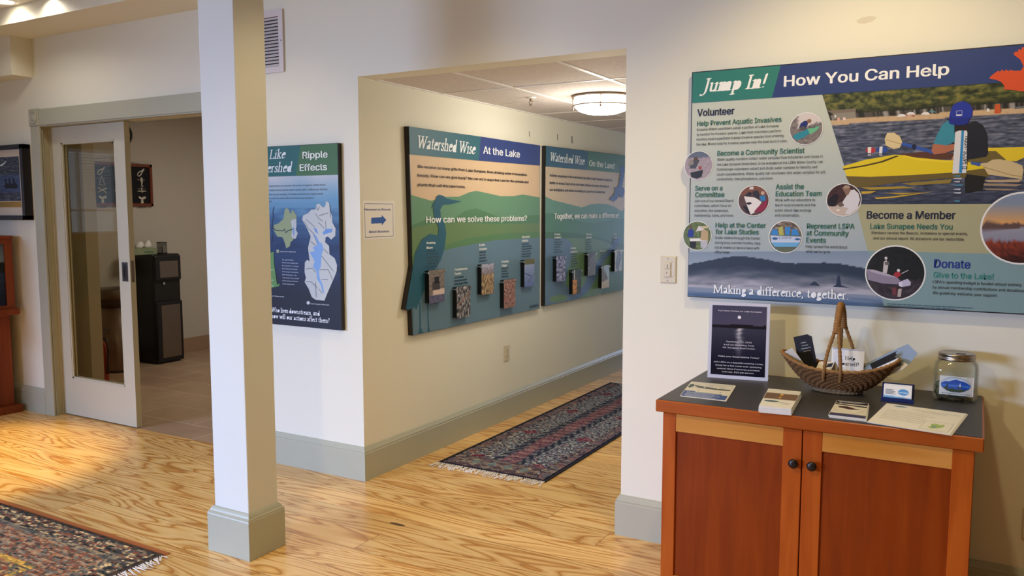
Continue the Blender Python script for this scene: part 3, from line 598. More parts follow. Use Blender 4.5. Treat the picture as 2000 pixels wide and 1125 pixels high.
for s_ in (-1, 1): b = MB(); b.disc(P(-.002, s_*.047, .006), (0, -1, 0), .0032, .001, 10); b.build('screw', MT['screw'], t)
def outlet(label, c, u, n):
    t, P = wallplate('wall_outlet', label, 'outlet', c, .0375, .0575, u, n)
    for s_ in (-1, 1):
        b = MB(); cz = s_*.02; pts = [(x, z) for x, z in ell(0, 0, .0165, .0145, 0, 18)]; b.prism(pts, .006, .0075, lambda u_, v_, h: P(u_, cz+v_, h)); r = b.build('receptacle', MT['ivory'], t)
        b = MB(); b.box(P(-.008, cz+.0005, .0075), P(-.0055, cz+.0085, .0079)); b.box(P(.0055, cz+.0015, .0075), P(.008, cz+.0085, .0079)); b.disc(P(0, cz-.007, .0075), n, .003, .0004, 8); part(b.build('slots', MT['dark'], r), 'dark plug slots')
    b = MB(); b.disc(P(0, 0, .006), n, .003, .001, 8); b.build('screw', MT['screw'], t)
outlet('ivory outlet low on the hall wall below the two heron and hawk boards', (0, 1.546, .47), (0, 1, 0), (1, 0, 0))
outlet('ivory outlet low on the wall right of the cherry cabinet, cut by the frame', (3.081, 0, .355), (1, 0, 0), (0, -1, 0))

# small scuffs on the hall wall above the boards, and marks where something hung
for px, py, w_, h_, lb_ in ((1089, 268, 1.3, 7, 'thin grey scuff on the hall wall just above the gap between the boards'), (1117, 273, 2.2, 8, 'darkest grey scuff on the hall wall above the green banner board'), (1034, 262, 1.2, 6, 'faint grey scuff on the hall wall above the right end of the heron board')):
    A = Art((0, 0, 0), (0, 1, 0), (0, 0, 1)); A.lift = .0004; A.poly([(px-w_, py-h_), (px+w_*.6, py-h_*.8), (px+w_, py+h_), (px-w_*.7, py+h_*.7)], 'A09A8C'); tag(A.flush('wall_scuff', None), lb_, 'wall marks')
A = Art((0, 0, 0), (1, 0, 0), (0, 0, 1)); A.lift = .0004; A.poly([(1672, 40), (1685, 34), (1703, 31), (1712, 34), (1704, 41), (1688, 46), (1676, 45)], 'D6CDB6'); o = A.flush('wall_scuff', None); tag(o, 'pale patched scuff on the wall above the big help board', 'wall marks')
# ================================================================== the big help board
PY = -.03
HX0, HX1, HZ0, HZ1 = 1.802, 3.36, 1.108, 2.039
hb = thing('display_board', 'big blue topped board about helping, with a yellow kayak photo, above the cherry cabinet', 'display board', (2.58, 0, 1.57), 'lake exhibit boards')
A = Art((HX0, PY, HZ0), (1, 0, 0), (0, 0, 1)); Wd, Hd = HX1-HX0, HZ1-HZ0
b = MB(); F = lambda u, v, h: (HX0+u, -h, HZ0+v)
b.prism([(0, 0), (Wd, 0), (Wd, Hd), (0, Hd)], 0.001, .03, F)
for cx, cy, r in ((1364.5, 323.5, 29), (1361.8, 460.5, 28.5)):
    u, v = A.uv(cx, cy); R = r/((578-142)/Hd)*.99; b.prism([(u+R*math.cos(k*PI/18), v+R*math.sin(k*PI/18)) for k in range(36)], .004, .0303, F)
b.build('board', MT['blackedge'], hb)
E = .004   # printed face stops just short of the dark edge
def bgc(s, t):
    return mix((196, 202, 186), (158, 172, 178), (t-.25)*1.6) if t < .85 else mix((158, 172, 178), (116, 142, 166), (t-.85)*6)
A.raster([(E, Hd-E), (.95, Hd-E), (1.0, E), (E, E)], 20, 40, bgc, px=False); A.flush('background_panel', hb)
# misty lake photo along the bottom left
def lake(s, t):
    ridge = .36-.26*math.exp(-((s-.30)/.27)**2)-.13*math.exp(-((s-.78)/.18)**2)+.012*nz(s*40, 0); n = nz(s*7, t*9)*.6+nz(s*18, t*20)*.3; n2 = nz(s*5, t*34)
    if t < ridge: return mix((128, 146, 164), (146, 160, 176), t/.36)
    if t < .8:
        m = (t-ridge)/(.8-ridge); fog = max(0, min(1, m*1.5-.42+n*.75*m)); return mix((40, 54, 72), (174, 172, 182), fog)
    return mix((140, 150, 168), (62, 92, 128), (t-.8)*5+n2*.4)
A.layer()
mq = [(1345.5, 492), (1695, 490), (1727, 600), (1343, 577)]; A.raster(mq, 90, 46, lake); A.layer()
isl = [(1580, 557), (1590, 549), (1596, 552), (1602, 559)]; A.poly(isl, '2C3A4C'); A.poly([(1626, 560), (1633, 556), (1636, 539), (1640, 538), (1643, 557), (1660, 562)], '27344A'); A.layer()
A.flush('misty_lake_photo', hb)
# banners
A.layer(); A.poly([(1352.4, 143), (1525, 127), (1508, 190), (1351.8, 201.5)], '2F7D6E'); A.poly([(0, 0)], '000000') if 0 else None
uR = HX1-HX0-E
q = [A.uv(1525, 127), A.uv(1508, 190), A.uv(1351.8, 201.5)]; topv = Hd-E; botv = q[2][1]
A2 = A; A.b = MB(); A.poly([(E, botv), (q[1][0], botv), (q[0][0], topv), (E, topv)], '2F7D6E', False); A.flush('teal_banner', hb)
A.poly([(q[1][0], botv), (uR, botv), (uR, topv), (q[0][0], topv)], '2E4074', False); A.flush('blue_banner', hb)
A.layer(); A.text('Jump In!', (1366, 180), (1500, 171), 'F4F4EC', cap=25.5, font='serif', italic=.25, wgt=1.15); A.flush('headline', hb)
A.text('How You Can Help', (1531.5, 168.5), (1853, 146.5), 'F2F2EE', bold=.028, cap=29); A.flush('headline', hb)
A.lift = .0009
# kayak photo
kTL, kBL = A.uv(1606, 184), A.uv(1672, 399); kT, kB = botv, A.uv(1681, 399)[1]; SKX = 1606; xr = uR
def kuv(px, py): return A.uv(px, py)
def treew(s, t):
    # shared picture: forest, beach, rippled lake
    px = s*2.2; bl = .235-.035*s
    if t < bl-.045:
        k = nz(px*13, t*26)+.7*nz(px*34, t*60, 2)+.3*nz(px*80, t*130, 5); c = pick(['1E2416', '343C22', '5A5E30', '7E7A3C', '8A7040'], .42+k*.55); return mix(c, (26, 30, 20), max(0, (t-bl+.10)*14))
    if t < bl: 
        k = nz(px*60, 3)+nz(px*22, 9); return (40, 40, 34) if k > .1 else (84, 78, 70) if k > -.3 else (150, 146, 140)
    if t < bl+.045: return mix((206, 178, 138), (190, 160, 122), nz(px*40, t*90)+.4)
    k = nz(px*9, t*75)+.6*nz(px*24, t*150, 4)
    base = pick(['1E2430', '434A5A', '6E7282', '9A9CA4'], .45+.55*k); return mix(base, (30, 38, 56), max(0, (t-.72)*2.2))
A.raster([(kTL[0], kT), (xr, kT), (xr, kB), (kBL[0], kB)], 200, 90, treew, px=False); A.layer(.0003)
P_ = A.poly
P_([(1615, 216), (1672, 212), (1671, 218), (1626, 222)], '7E7060'); P_([(1627, 222), (1671, 218), (1671, 230), (1628, 233)], '8E8878'); P_([(1630, 225), (1633, 225), (1633, 229), (1630, 229)], 'E8E4DA')
for x, y, c in ((1638, 234, 'E0A898'), (1649, 233, 'E8D0C8'), (1767, 227, 'C07868'), (1776, 226, 'D8A090'), (1784, 226, 'B07060'), (1930, 216, 'E8E2D8'), (1953, 216, '3A3A40')): P_([(x-2, y-4), (x+2, y-4), (x+3, y+2), (x-3, y+2)], c)
for x, y in ((1761, 226), (1779, 222), (1808, 222)): P_([(x-9, y+2), (x-7, y-1), (x-3, y-3), (x+4, y-3), (x+8, y), (x+8, y+2)], 'E4E2DE')
P_([(1943, 204), (1953, 203), (1955, 221), (1942, 222)], 'C85A2C'); P_([(1812, 219), (1822, 215), (1830, 220)], '5E8A8C')
for x, y in ((1989, 211), (1997, 210)): P_([(x-8, y+2), (x-6, y-2), (x+5, y-3), (x+7, y+1)], '6A6C70')
A.layer(.0002)
# buoys
P_(ell(1700.5, 293.5, 9.5, 5.8), 'B8323A'); P_([(1695, 287.5), (1702, 287), (1701, 299), (1695, 299)], 'E8E0D0'); P_(ell(1723, 292.5, 11.5, 6.5), '2E4E98'); P_([(1718, 286.5), (1724, 286), (1723, 300), (1717, 299.5)], 'E4E2DC')
for x in (1695, 1717): P_([(x, 301), (x+6, 301), (x+6, 305), (x, 304)], 'A8A6A8')
# kayak
A.layer(.0002)
P_([(1646, 325), (1690, 312), (1748, 302), (1760, 303), (1830, 312), (1925, 320), (1925, 340), (1860, 338), (1800, 343), (1720, 346), (1655, 346), (1650, 335)], 'E2C81E')
P_([(1652, 344), (1700, 345.5), (1780, 342), (1860, 337), (1930, 328), (1950, 334), (1930, 345), (1840, 349), (1760, 356), (1700, 364), (1664, 368)], '6A5A2A')
P_([(1646, 329.5), (1690, 322), (1720, 315), (1750, 304), (1756, 305), (1725, 317), (1690, 325), (1648, 332)], '4A3A18')
P_([(1755, 301), (1800, 297), (1850, 298), (1925, 306), (1920, 312), (1830, 311), (1790, 308)], '5C3A2A'); P_([(1760, 303.5), (1766, 303), (1790, 309), (1850, 313), (1925, 313), (1925, 316), (1850, 317), (1790, 313)], 'EED22C')
P_([(1925, 289), (2000, 287), (2090, 270), (2090, 292), (2010, 303), (1985, 315), (1960, 314), (1928, 300)], 'E0C42A'); P_([(1925, 295), (1945, 295), (1965, 312), (1950, 318), (1890, 316), (1888, 310), (1920, 304)], '6E6030')
# reflections
for pts, c in (([(1680, 366), (1760, 364), (1790, 367), (1700, 371)], 'A88E30'), ([(1682, 374), (1712, 373), (1700, 378), (1683, 379)], 'C8A434'), ([(1708, 386), (1740, 384), (1826, 373.5), (1800, 378), (1748, 386), (1712, 389)], 'C8A636'), ([(1726, 377), (1800, 376), (1760, 380)], 'B8983A'), ([(1760, 358), (1860, 350), (1855, 358), (1780, 362)], '8E7A34'), ([(1922, 352), (1998, 350), (1990, 356), (1930, 356)], 'B8A07C'), ([(1915, 358), (1996, 360), (1985, 364), (1925, 363)], 'A08A6E'), ([(1920, 368), (1992, 369), (1970, 372), (1926, 371)], '9A866C'), ([(1888, 340), (1925, 345), (1918, 372), (1885, 378), (1884, 350)], '1E1E18')): P_(pts, c)
A.layer(.0002)
# paddle
P_([(1728, 271), (1733, 260), (1746, 259), (1758, 267), (1763, 279), (1757, 289), (1745, 291), (1730, 284)], 'DCC894'); A.line([(1731, 273), (1762, 282)], .0022, 'A88E5C'); P_([(1762, 278), (1830, 296), (1828, 302), (1760, 283)], '3458A8'); P_(ell(1785.5, 286.5, 4.5, 5.5), '1C2440')
P_([(1913, 320), (1920, 319), (1928, 318), (1938, 312), (1952, 311), (1975, 315), (1996, 323), (1999, 331), (1996, 350), (1930, 341), (1922, 328)], 'CDB888'); A.line([(1920, 326), (1975, 342), (1996, 345)], .002, '8E7648'); P_([(1897, 315), (1916, 319), (1914, 325), (1896, 321)], '3C5A9C')
# person with cap, teal shirt and white viewing tube
A.layer(.0002)
P_([(1850, 232), (1866, 232), (1880, 246), (1905, 236), (1920, 245), (1928, 262), (1930, 300), (1926, 306), (1890, 312), (1866, 306), (1860, 290)], '22242C')
P_([(1852, 235), (1864, 245), (1866, 276), (1850, 284), (1823, 282), (1831, 262), (1840, 244)], '3A8A9C'); P_([(1823, 281), (1849, 284), (1864, 281), (1866, 292), (1846, 299), (1824, 302), (1819, 294)], 'B06E50'); P_([(1863, 302), (1870, 301), (1870, 312), (1858, 312)], 'C08A6C')
A.layer(.0002); P_([(1864, 246), (1890, 246), (1891, 256), (1864, 260)], '2A2220'); P_([(1866, 258), (1874, 255), (1888, 255), (1889.5, 259), (1887, 338), (1860, 339)], 'DADAD8'); P_([(1878, 255), (1883, 255), (1879, 338), (1873, 338)], '2E86BC'); A.layer(.0002)
tv0, tv1 = A.uv(1885, 266), A.uv(1879.5, 331); A.text('AQUA-SCOPE II', tv0, tv1, '1C2430', .03, .021, px=False)
for k, (y, w_) in enumerate(((343, 9), (348, 11), (354, 8), (361, 12), (369, 9), (376, 10), (392, 8))): P_([(1864-w_*.3, y), (1864+w_*1.4, y-1), (1866+w_, y+2.5), (1865, y+2)], 'B8BCC4' if k % 3 else '4E86A0')
P_([(1853, 239), (1855, 222), (1861, 206), (1872, 199), (1884, 198), (1894, 203), (1900, 214), (1899, 226), (1894, 232), (1890, 242), (1874, 245), (1858, 243)], '26379A'); A.layer(.0002); P_([(1854, 227), (1872, 231), (1895, 229), (1890, 242), (1872, 245), (1854, 242)], '202E86')
A.line([(1868, 217), (1879, 216.5), (1879, 226), (1868, 226.5), (1868, 217)], .0012, 'C8CCDC'); A.text('LAKE', (1868.5, 226.2), (1878, 225.8), 'E4E6EE', .02) if 0 else A.poly([(1868, 224), (1878, 223.6), (1878, 226.5), (1868, 227)], 'D8DAE4')
A.flush('kayak_photo', hb)
# orange hawk flying over the banner edge
A.lift = .0032
A.poly([(1931.7, 153.7), (1936, 148), (1943, 143), (1950, 138), (1953, 141), (1957, 136), (1961, 140), (1965, 136), (1970, 139), (1974, 136.5), (1980, 138.5), (1994, 138), (1999, 130), (1993, 117), (1979, 106), (1984, 100.5), (1988, 102), (1989, 96), (1995, 98), (1996, 92), (2004, 94), (2020, 110), (2030, 128), (2052, 132), (2068, 143), (2040, 150), (2050, 168), (2038, 180), (2020, 172), (1998, 179), (1978, 176), (1960, 175), (1962, 168), (1955, 160), (1945, 156)], 'D4522C'); A.flush('orange_hawk', hb)
# olive and slate text panels
A.lift = .0016
mB = A.uv(1695, 490); A.poly([kBL, (xr, kB), (xr, mB[1]), mB], 'A9A680', False); A.flush('member_panel', hb)
A.poly([mB, (xr, mB[1]), (xr, E), (A.uv(1727, 600)[0], E)], '7F9C9E', False); A.flush('donate_panel', hb)
# round photos
def rock(x, y): k = nz(x*6, y*6)+.5*nz(x*15, y*15, 2); return pick(['3A3632', '6E6660', '8E847C', 'B4A8A0'], .5+.45*k)
A.lift = .0034; n_ = lambda x, y, c, d, s=5: mix(rgb(c), rgb(d), .5+.6*nz(x*s, y*s*2))
DISCS = [
 ((1574.5, 251.5), 30.5, lambda x, y: (214, 204, 198) if y > .15+.3*x and x > -.5 else rock(x, y), [('2E8A9A', [(-.8, -.55), (-.75, -.35), (-.2, -.15), (.1, -.02), (.3, -.25), (-.1, -.55), (-.5, -.7)]), ('6AB88A', [(.1, -.02), (.55, .12), (.82, .12), (.75, -.05), (.45, -.3), (.25, -.35)]), ('22306E', [(-.45, .05), (-.35, .35), (-.1, .52), (.12, .5), (.1, .25), (-.05, 0)]), ('8A6848', ell(.18, .48, .14, .13)), ('5A5450', [(-.4, .1), (-.2, .18), (.1, .02), (-.1, -.1), (-.35, -.08)]), ('6E6A66', [(.25, .02), (.5, .2), (.7, .15), (.5, .02)])]),
 ((1364.5, 323.5), 27.5, lambda x, y: n_(x, y, '8A7E86', 'C0B0B4', 7) if y < .55 else (98, 108, 124), [('4A4E56', [(-.65, -.2), (-.6, .25), (-.25, .5), (.1, .4), (-.05, .1), (-.2, -.2)]), ('5A4638', ell(-.2, .48, .16, .15)), ('8E857C', [(-.78, 0), (-.7, .4), (-.4, .45), (-.35, .1)]), ('26282C', [(-.6, -.5), (.35, -.3), (.25, -.8), (-.1, -.93), (-.5, -.8)]), ('A0483A', [(.0, -.05), (.2, -.05), (.25, -.25), (.05, -.3)])]),
 ((1471.9, 391.8), 29, lambda x, y: (122, 76, 56) if y > .35 else n_(x, y, '6A4A40', '4A3A38', 6), [('E4DED8', [(-.65, .3), (.1, .2), (.55, -.1), (.15, -.75), (-.15, -.95), (-.4, -.4)]), ('2A2830', [(-.1, .6), (.25, .7), (.4, .4), (.35, .1), (.0, .25)]), ('2E7CB4', [(.4, .3), (.75, .35), (.8, 0), (.5, -.05)]), ('C8A890', ell(.6, .5, .12, .13)), ('8E2440', [(.05, -.75), (.3, -.45), (.65, -.15), (.93, .1), (.9, -.4), (.55, -.78)]), ('22201E', [(-.7, -.4), (-.45, -.3), (-.2, -.85), (-.45, -.8)]), ('1E1C1E', [(-.5, -.15), (-.2, -.1), (-.1, -.2), (-.35, -.3)]), ('242228', [(-.6, .35), (-.3, .6), (-.1, .5), (-.2, .3)]), ('D8D0C8', [(-.3, .75), (-.02, .75), (-.02, .95), (-.25, .93)])]),
 ((1648, 390.5), 31, lambda x, y: n_(x, y, '2A1A18', '5A3630', 5) if y > -.35 else (196, 180, 164), [('D6D4D4', [(-.2, -.35), (.1, .15), (.35, .6), (.6, .65), (.85, .4), (.96, 0), (.8, -.55), (.4, -.88), (.1, -.9), (.3, -.5), (.0, -.45)]), ('8A6A56', [(-.1, .72), (.0, .85), (.25, .85), (.4, .62), (.25, .3), (.12, .3)]), ('A89078', [(-.1, .75), (.05, .92), (.3, .9), (.35, .75), (.1, .7)]), ('6A5A50', [(-.35, -.2), (-.1, -.1), (.05, -.35), (-.2, -.45)]), ('1C1616', [(-.95, 0), (-.6, .4), (-.3, .3), (-.5, -.4), (-.85, -.4)]), ('E8DCC8', ell(-.3, -.65, .12, .07))]),
 ((1361.8, 460.5), 27.5, lambda x, y: pick(['3A4A2A', '5E7040', '849060'], .5+.5*nz(x*6, y*6)), [('D4D0CC', [(-.1, .3), (.45, .4), (.5, .65), (.1, .7)]), ('263A8E', [(-.7, -.1), (-.65, .4), (-.4, .5), (-.25, .35), (-.25, -.1)]), ('6A4A3A', ell(-.5, .62, .1, .14)), ('E2E0DC', [(-.55, -.2), (.8, -.15), (.8, -.35), (-.5, -.4)]), ('B8A078', [(.25, -.3), (.3, .3), (.5, .5), (.8, .3), (.8, -.35)]), ('C8B890', ell(.55, .62, .28, .09)), ('B4B6BC', [(.25, -.35), (.8, -.35), (.7, -.85), (.3, -.85)]), ('22201E', [(-.55, -.4), (-.05, -.4), (-.1, -.9), (-.45, -.85)])]),
 ((1534.3, 462.5), 30.5, lambda x, y: pick(['2A2A26', '7A6A5A', 'C8B8A8'], .45+.6*nz(x*8, y*8)) if y > .3 else (96, 104, 84), [('3A86C8', [(-.9, .1), (-.85, .45), (-.55, .5), (-.45, .1)]), ('B4B45A', [(-.4, .1), (-.45, .6), (-.2, .68), (-.1, .1)]), ('3A86C8', [(0, .1), (-.05, .6), (.3, .65), (.25, .1)]), ('3A86C8', [(.35, .1), (.4, .5), (.7, .5), (.85, .1)]), ('C0CCE0', [(-.95, .08), (.97, .02), (.9, -.35), (-.88, -.38)]), ('6AAAD4', [(-.88, -.38), (.9, -.35), (.75, -.62), (-.65, -.65)]), ('2E5A8A', ell(-.65, -.12, .18, .08)), ('2E5A8A', ell(.75, -.14, .16, .07))]),
 ((1748, 533), 51.5, lambda x, y: n_(x, y, '0E0F10', '1E2420', 4) if y > -.25 else n_(x, y*2.5, '1A161C', '54484E', 4), [('8E8496', [(-1.0, .1), (-.75, .1), (-.3, -.03), (.1, -.17), (.2, -.3), (.1, -.43), (-.4, -.42), (-.93, -.3)]), ('B4AAB8', [(-1.0, .1), (-.75, .1), (-.3, -.03), (.1, -.17), (-.3, -.13), (-.8, 0)]), ('C8C0BE', [(-.42, .0), (-.4, .42), (-.3, .48), (-.24, .25), (-.28, -.02)]), ('D8D0CC', ell(-.33, .55, .05, .06)), ('6A6460', [(-.38, .4), (-.22, .42), (-.2, .3), (-.34, .28)]), ('A8303A', [(-.05, -.08), (0, .02), (.16, .06), (.22, -.08), (.08, -.18)]), ('D8D4D2', ell(.12, .1, .055, .055)), ('B8B0B8', [(.22, .0), (.46, .14), (.46, .11), (.24, -.03)]), ('BDB9D0', [(.14, -.37), (.24, -.3), (.44, -.2), (.56, -.33), (.55, -.45), (.25, -.52), (.15, -.48)]), ('D9D6E4', [(.14, -.37), (.26, -.3), (.27, -.52), (.15, -.48)]), ('B8A8A4', [(.14, -.6), (.26, -.58), (.24, -.9), (.12, -.9)]), ('6E3A3E', [(-.08, -.55), (.08, -.55), (.1, -.85), (-.05, -.85)])]),
 ((1996, 446), 68, lambda x, y: mix((224, 162, 90), (128, 142, 162), (y-.1)*1.6) if y > .15 else (96, 74, 68) if y > 0 else mix((150, 150, 162), (132, 134, 150), -y*2) if y > -.35-.06*nz(x*8, 1) else pick(['2A1410', '7E3420', 'B4522A'], .5+.5*nz(x*12, y*12)-.9*(-y-.45)), [])]
for (c, r, f, sh) in DISCS:
    A.lift = .0022; A.disc(c, r, f, shapes=sh)
    if c[0] == 1534.3: A.text('LSPA', (1522, 466), (1547, 466.5), '5A7290', .01, 5.5)
    A.flush('round_photo', hb)
# words
A.lift = .0027; G, N, K = '2C6E5E', '1E2448', '30343C'
for s_, p, q_, c in (('Volunteer', (1362.3, 227.5), (1434.4, 222.7), N), ('Become a Member', (1693, 426.8), (1865.7, 427.8), '1E2238'), ('Donate', (1824, 522.5), (1894.8, 524.3), '26388A')): A.text(s_, p, q_, c, .03, ys=1.15); A.flush('subheading', hb)
for s_, p, q_ in (('Help Prevent Aquatic Invasives', (1361.6, 246.7), (1526.3, 237.5)), ('Become a Community Scientist', (1401.3, 304.5), (1571.2, 298.7)), ('Serve on a', (1358, 372.4), (1410.9, 371.6)), ('Committee', (1358, 384.8), (1414.6, 385.3)), ('Assist the', (1515.2, 369.4), (1570, 369.4)), ('Education Team', (1515.2, 382.8), (1604.3, 383.3)), ('Help at the Center', (1397.7, 444), (1495.5, 445.5)), ('for Lake Studies', (1397.7, 457), (1481.6, 458)), ('Represent LSPA', (1575.9, 446), (1668.5, 447)), ('at Community', (1575.2, 459.5), (1657.3, 461)), ('Events', (1574.7, 473.4), (1612.8, 474.4)), ('Lake Sunapee Needs You', (1699.6, 446.7), (1860, 448)), ('Give to the Lake!', (1822.8, 541.9), (1939.9, 546))): A.text(s_, p, q_, '3E8C80' if s_.startswith('Give') else G, .022, ys=1.16); A.flush('subheading', hb)
for s_, p, q_ in (('Invasive Watch volunteers adopt a portion of Lake Sunapee', (1361, 256), (1521, 247.9)), ('to monitor for invasive species. Lake Host volunteers perform', (1361, 265.7), (1525.6, 257.6)), ('courtesy boat inspections to keep invasive species from entering', (1360.4, 275), (1530.7, 267)), ('the lake. Divers look for invasive species near the boat launch sites.', (1360.4, 284.8), (1538, 277)),
 ('Water quality monitors collect water samples from tributaries and coves in', (1400.9, 314.2), (1607, 307.5)), ('the Lake Sunapee Watershed, to be analyzed at the LSPA Water Quality Lab.', (1400.6, 323.7), (1608.4, 318.3)), ('Cyanoscope volunteers collect and study water samples to identify and', (1400, 333.4), (1596, 328.3)), ('count cyanobacteria. Water quality lab volunteers test water samples for pH,', (1400, 342.6), (1612.7, 338.7)), ('conductivity, total phosphorus, and more.', (1399.7, 352.3), (1510, 350.7)),
 ('Join one of our several Board', (1356.8, 394.3), (1432, 394.5)), ('committees, which focus on', (1356.8, 404), (1428, 404)), ('education, the watershed,', (1356.8, 413.7), (1423, 413.7)), ('membership, loons, and more.', (1356.6, 423), (1433, 423)),
 ('Work with our educators to', (1514, 393), (1591.8, 393.3)), ('teach local students and the', (1514, 402.7), (1592.8, 403)), ('public about lake ecology', (1513.7, 412.9), (1584.6, 413)), ('and conservation.', (1513.7, 422.6), (1562, 423)),
 ('Guide visitors through the Center', (1396.7, 466.5), (1484.8, 468)), ('during busy summer months, help', (1396.4, 476.2), (1485.3, 477.2)), ('out at events or lend a hand with', (1396.2, 485.6), (1483, 486.6)), ('office tasks.', (1396, 494.3), (1426, 494.8)), ('Help spread the word about', (1573.7, 483.9), (1654.8, 485.1)), ("what we're up to.", (1573.7, 493.3), (1622.5, 494.1)),
 ('Members receive the Beacon, invitations to special events,', (1702.4, 456.6), (1890, 459.6)), ('and our annual report. All donations are tax deductible.', (1705.4, 467), (1883.8, 470.7)), ("LSPA's operating budget is funded almost entirely", (1821.8, 552.5), (1995, 559.5)), ('by annual membership contributions and donations.', (1821.6, 563.4), (2002.7, 570.5)), ('We gratefully welcome your support.', (1821.4, 574.3), (1948, 579.6))):
    bold = .012 if s_.startswith(('Invasive', 'Cyano', 'Water')) else .010; A.text(s_, p, q_, K, bold, ys=1.2)
    if s_[-1] == '.' and not s_.endswith(('Lab.', 'donations.')): A.flush('body_text', hb)
A.dashes((1733, 594), (1900, 602.2), '4E646A', .0032, 1); A.dashes((1733, 598), (1868, 604.6), '4E646A', .0032, 2); A.flush('body_text', hb)
A.text('Making a difference, together.', (1392.7, 571.5), (1657.3, 585), 'EEF2F4', cap=15.5, font='serif', wgt=1.05); A.flush('slogan', hb)

# ================================================================== the two hall boards
def hall_board(label, outline, group='lake exhibit boards'):
    pts = [(on(x, y, 'x', .03).y, on(x, y, 'x', .03).z) for x, y in outline]; cy = sum(p[0] for p in pts)/len(pts)
    t = thing('display_board', label, 'display board', (0, cy, 1.35), group); b = MB(); b.prism(pts, .001, .03, lambda u, v, h: (h, u, v)); b.build('board', MT['blackedge'], t)
    return t, Art((.03, 0, 0), (0, 1, 0), (0, 0, 1))
HF = .036
def flip(t, name, quad, f, seed):
    """photo flap standing off the board on two bolts, hinged at its top"""
    D = .03+HF; Q = [on(x, y, 'x', D) for x, y in quad]; y0 = (Q[0].y+Q[3].y)/2; y1 = (Q[1].y+Q[2].y)/2; z1 = (Q[0].z+Q[1].z)/2; z0 = (Q[2].z+Q[3].z)/2
    b = MB(); b.box((.0305, y0+.004, z0+.004), (D-.002, y1-.004, z1-.004)); b.box((D-.006, y0, z0), (D, y1, z1), bev=.001); pnl = b.build('flip_panel', MT['black'], t)
    A = Art((D, 0, 0), (0, 1, 0), (0, 0, 1)); A.raster([(y0+.001, z1-.001), (y1-.001, z1-.001), (y1-.001, z0+.001), (y0+.001, z0+.001)], 22, 40, f, px=False); A.flush('flap_photo', pnl, MT['inkgloss'])
    for yy in (y0-.006, y1+.006):
        b = MB(); b.disc((.0305, yy, z1-.016), (1, 0, 0), .005, D-.0285, 10); b.disc((D-.001, yy, z1-.016), (1, 0, 0), .008, .004, 12); part(b.build('hinge_bolt', MT['chrome'], pnl), 'silver hinge bolt')
sm = lambda s, t, k, z=0: nz(s*k, t*k*1.7, z)+.5*nz(s*k*2.3, t*k*3.4, z+3)
heron_edge = [(803, 603), (796.8, 606.7), (790.8, 604), (796, 572), (801, 545), (805.3, 518)]
t1, A = hall_board('hall board with a blue heron shape along its left edge and five photo flaps', [(797, 246.5), (805.3, 518)][:1]+heron_edge[::-1]+[(805, 655.5), (1054, 602.5), (1055, 284)])
A.lift = .0006
LG = [(797.8, 247.6), (805.8, 518), (801.8, 545), (796.8, 572), (791.7, 603), (796.8, 605.6), (804, 602), (805.8, 654.6), (1053.6, 602), (1054.5, 284.4)]
A.poly(LG, '5F7C8C'); A.layer(); A.poly([(800, 300), (1054, 323), (1054, 400), (803.6, 400)], 'D6B992'); A.layer()
A.poly([(802.6, 380.6), (820, 386), (842, 392), (856, 389), (870, 384.5), (896, 384), (916.4, 375.5), (930, 372.8), (948, 376.5), (977, 383), (1003, 383), (1021, 379.8), (1054, 385.6), (1054, 470), (804.5, 500)], '64906C'); A.layer()
A.poly([(804, 440), (828, 430.7), (860, 429), (886.7, 426.7), (908, 412), (929.3, 407), (950.7, 414.7), (982.7, 428), (1020, 421.3), (1054, 419.5), (1054, 470), (804.5, 500)], '527E56'); A.layer()
A.poly([(804, 446), (850, 436), (900, 434), (960, 438), (1054, 436), (1054, 470), (868, 495), (805, 520)], '65824F'); A.layer()
A.poly([(804.5, 500), (840, 487), (868, 478.7), (913, 465), (966.7, 457), (1054, 452.5), (1054, 470), (868, 505), (806, 530)], '55803F' if 0 else '557E4E'); A.layer()
A.poly([(806, 520), (830, 500), (870.7, 488), (892, 482.7), (966.7, 469), (1054, 464), (1053.6, 602), (806, 654.5)], '5F7C8C'); A.layer()
A.poly([(797.8, 247.6), (938.4, 266.8), (934.3, 313.8), (799.3, 301.5)], '2E6470'); A.poly([(938.4, 266.8), (1054.5, 284.4), (1054, 323.5), (934.3, 313.8)], '30407A'); A.flush('landscape_print', t1)
A.lift += .0006
A.poly([(857.3, 380.3), (866, 383), (872, 388), (900, 393.3), (878.7, 398.7), (864, 400), (858.7, 409.3), (860, 422.7), (868, 438.7), (870.7, 457.3), (866.7, 486.7), (860, 508), (846.7, 529.3), (833.3, 556), (825.3, 572), (817.3, 590.7), (812, 605.3), (805.3, 596), (804.4, 601), (797.3, 605.2), (792, 603.4), (796.8, 572), (806, 518.7), (809.3, 494.7), (822.7, 468), (838.7, 456.8), (854.7, 460), (856, 444), (848, 428), (845.3, 409.3), (848, 393.3), (852, 383)], '225A6E')
A.line([(846, 395), (842, 407), (848, 396)], .004, '225A6E'); A.line([(819, 590), (820, 640)], .012, '275F73'); A.line([(833, 556), (836, 640)], .010, '275F73'); A.poly([(816, 652), (820, 636), (826, 650)], '275F73'); A.poly([(834, 648), (836, 634), (839, 647)], '275F73'); A.flush('heron', t1)
A.lift += .0004
A.text('Watershed Wise', (815, 290.5), (928.2, 300), 'E4EAEA', cap=24, font='serif', italic=.24, wgt=1.05); A.flush('headline', t1); A.text('At the Lake', (942.7, 299.5), (1014.3, 308), 'EEF0F2', .022, 20); A.flush('headline', t1); A.text('How can we solve these problems?', (831.5, 435.5), (1028, 430.7), 'F2F4F0', .025, 17.5); A.flush('headline', t1)
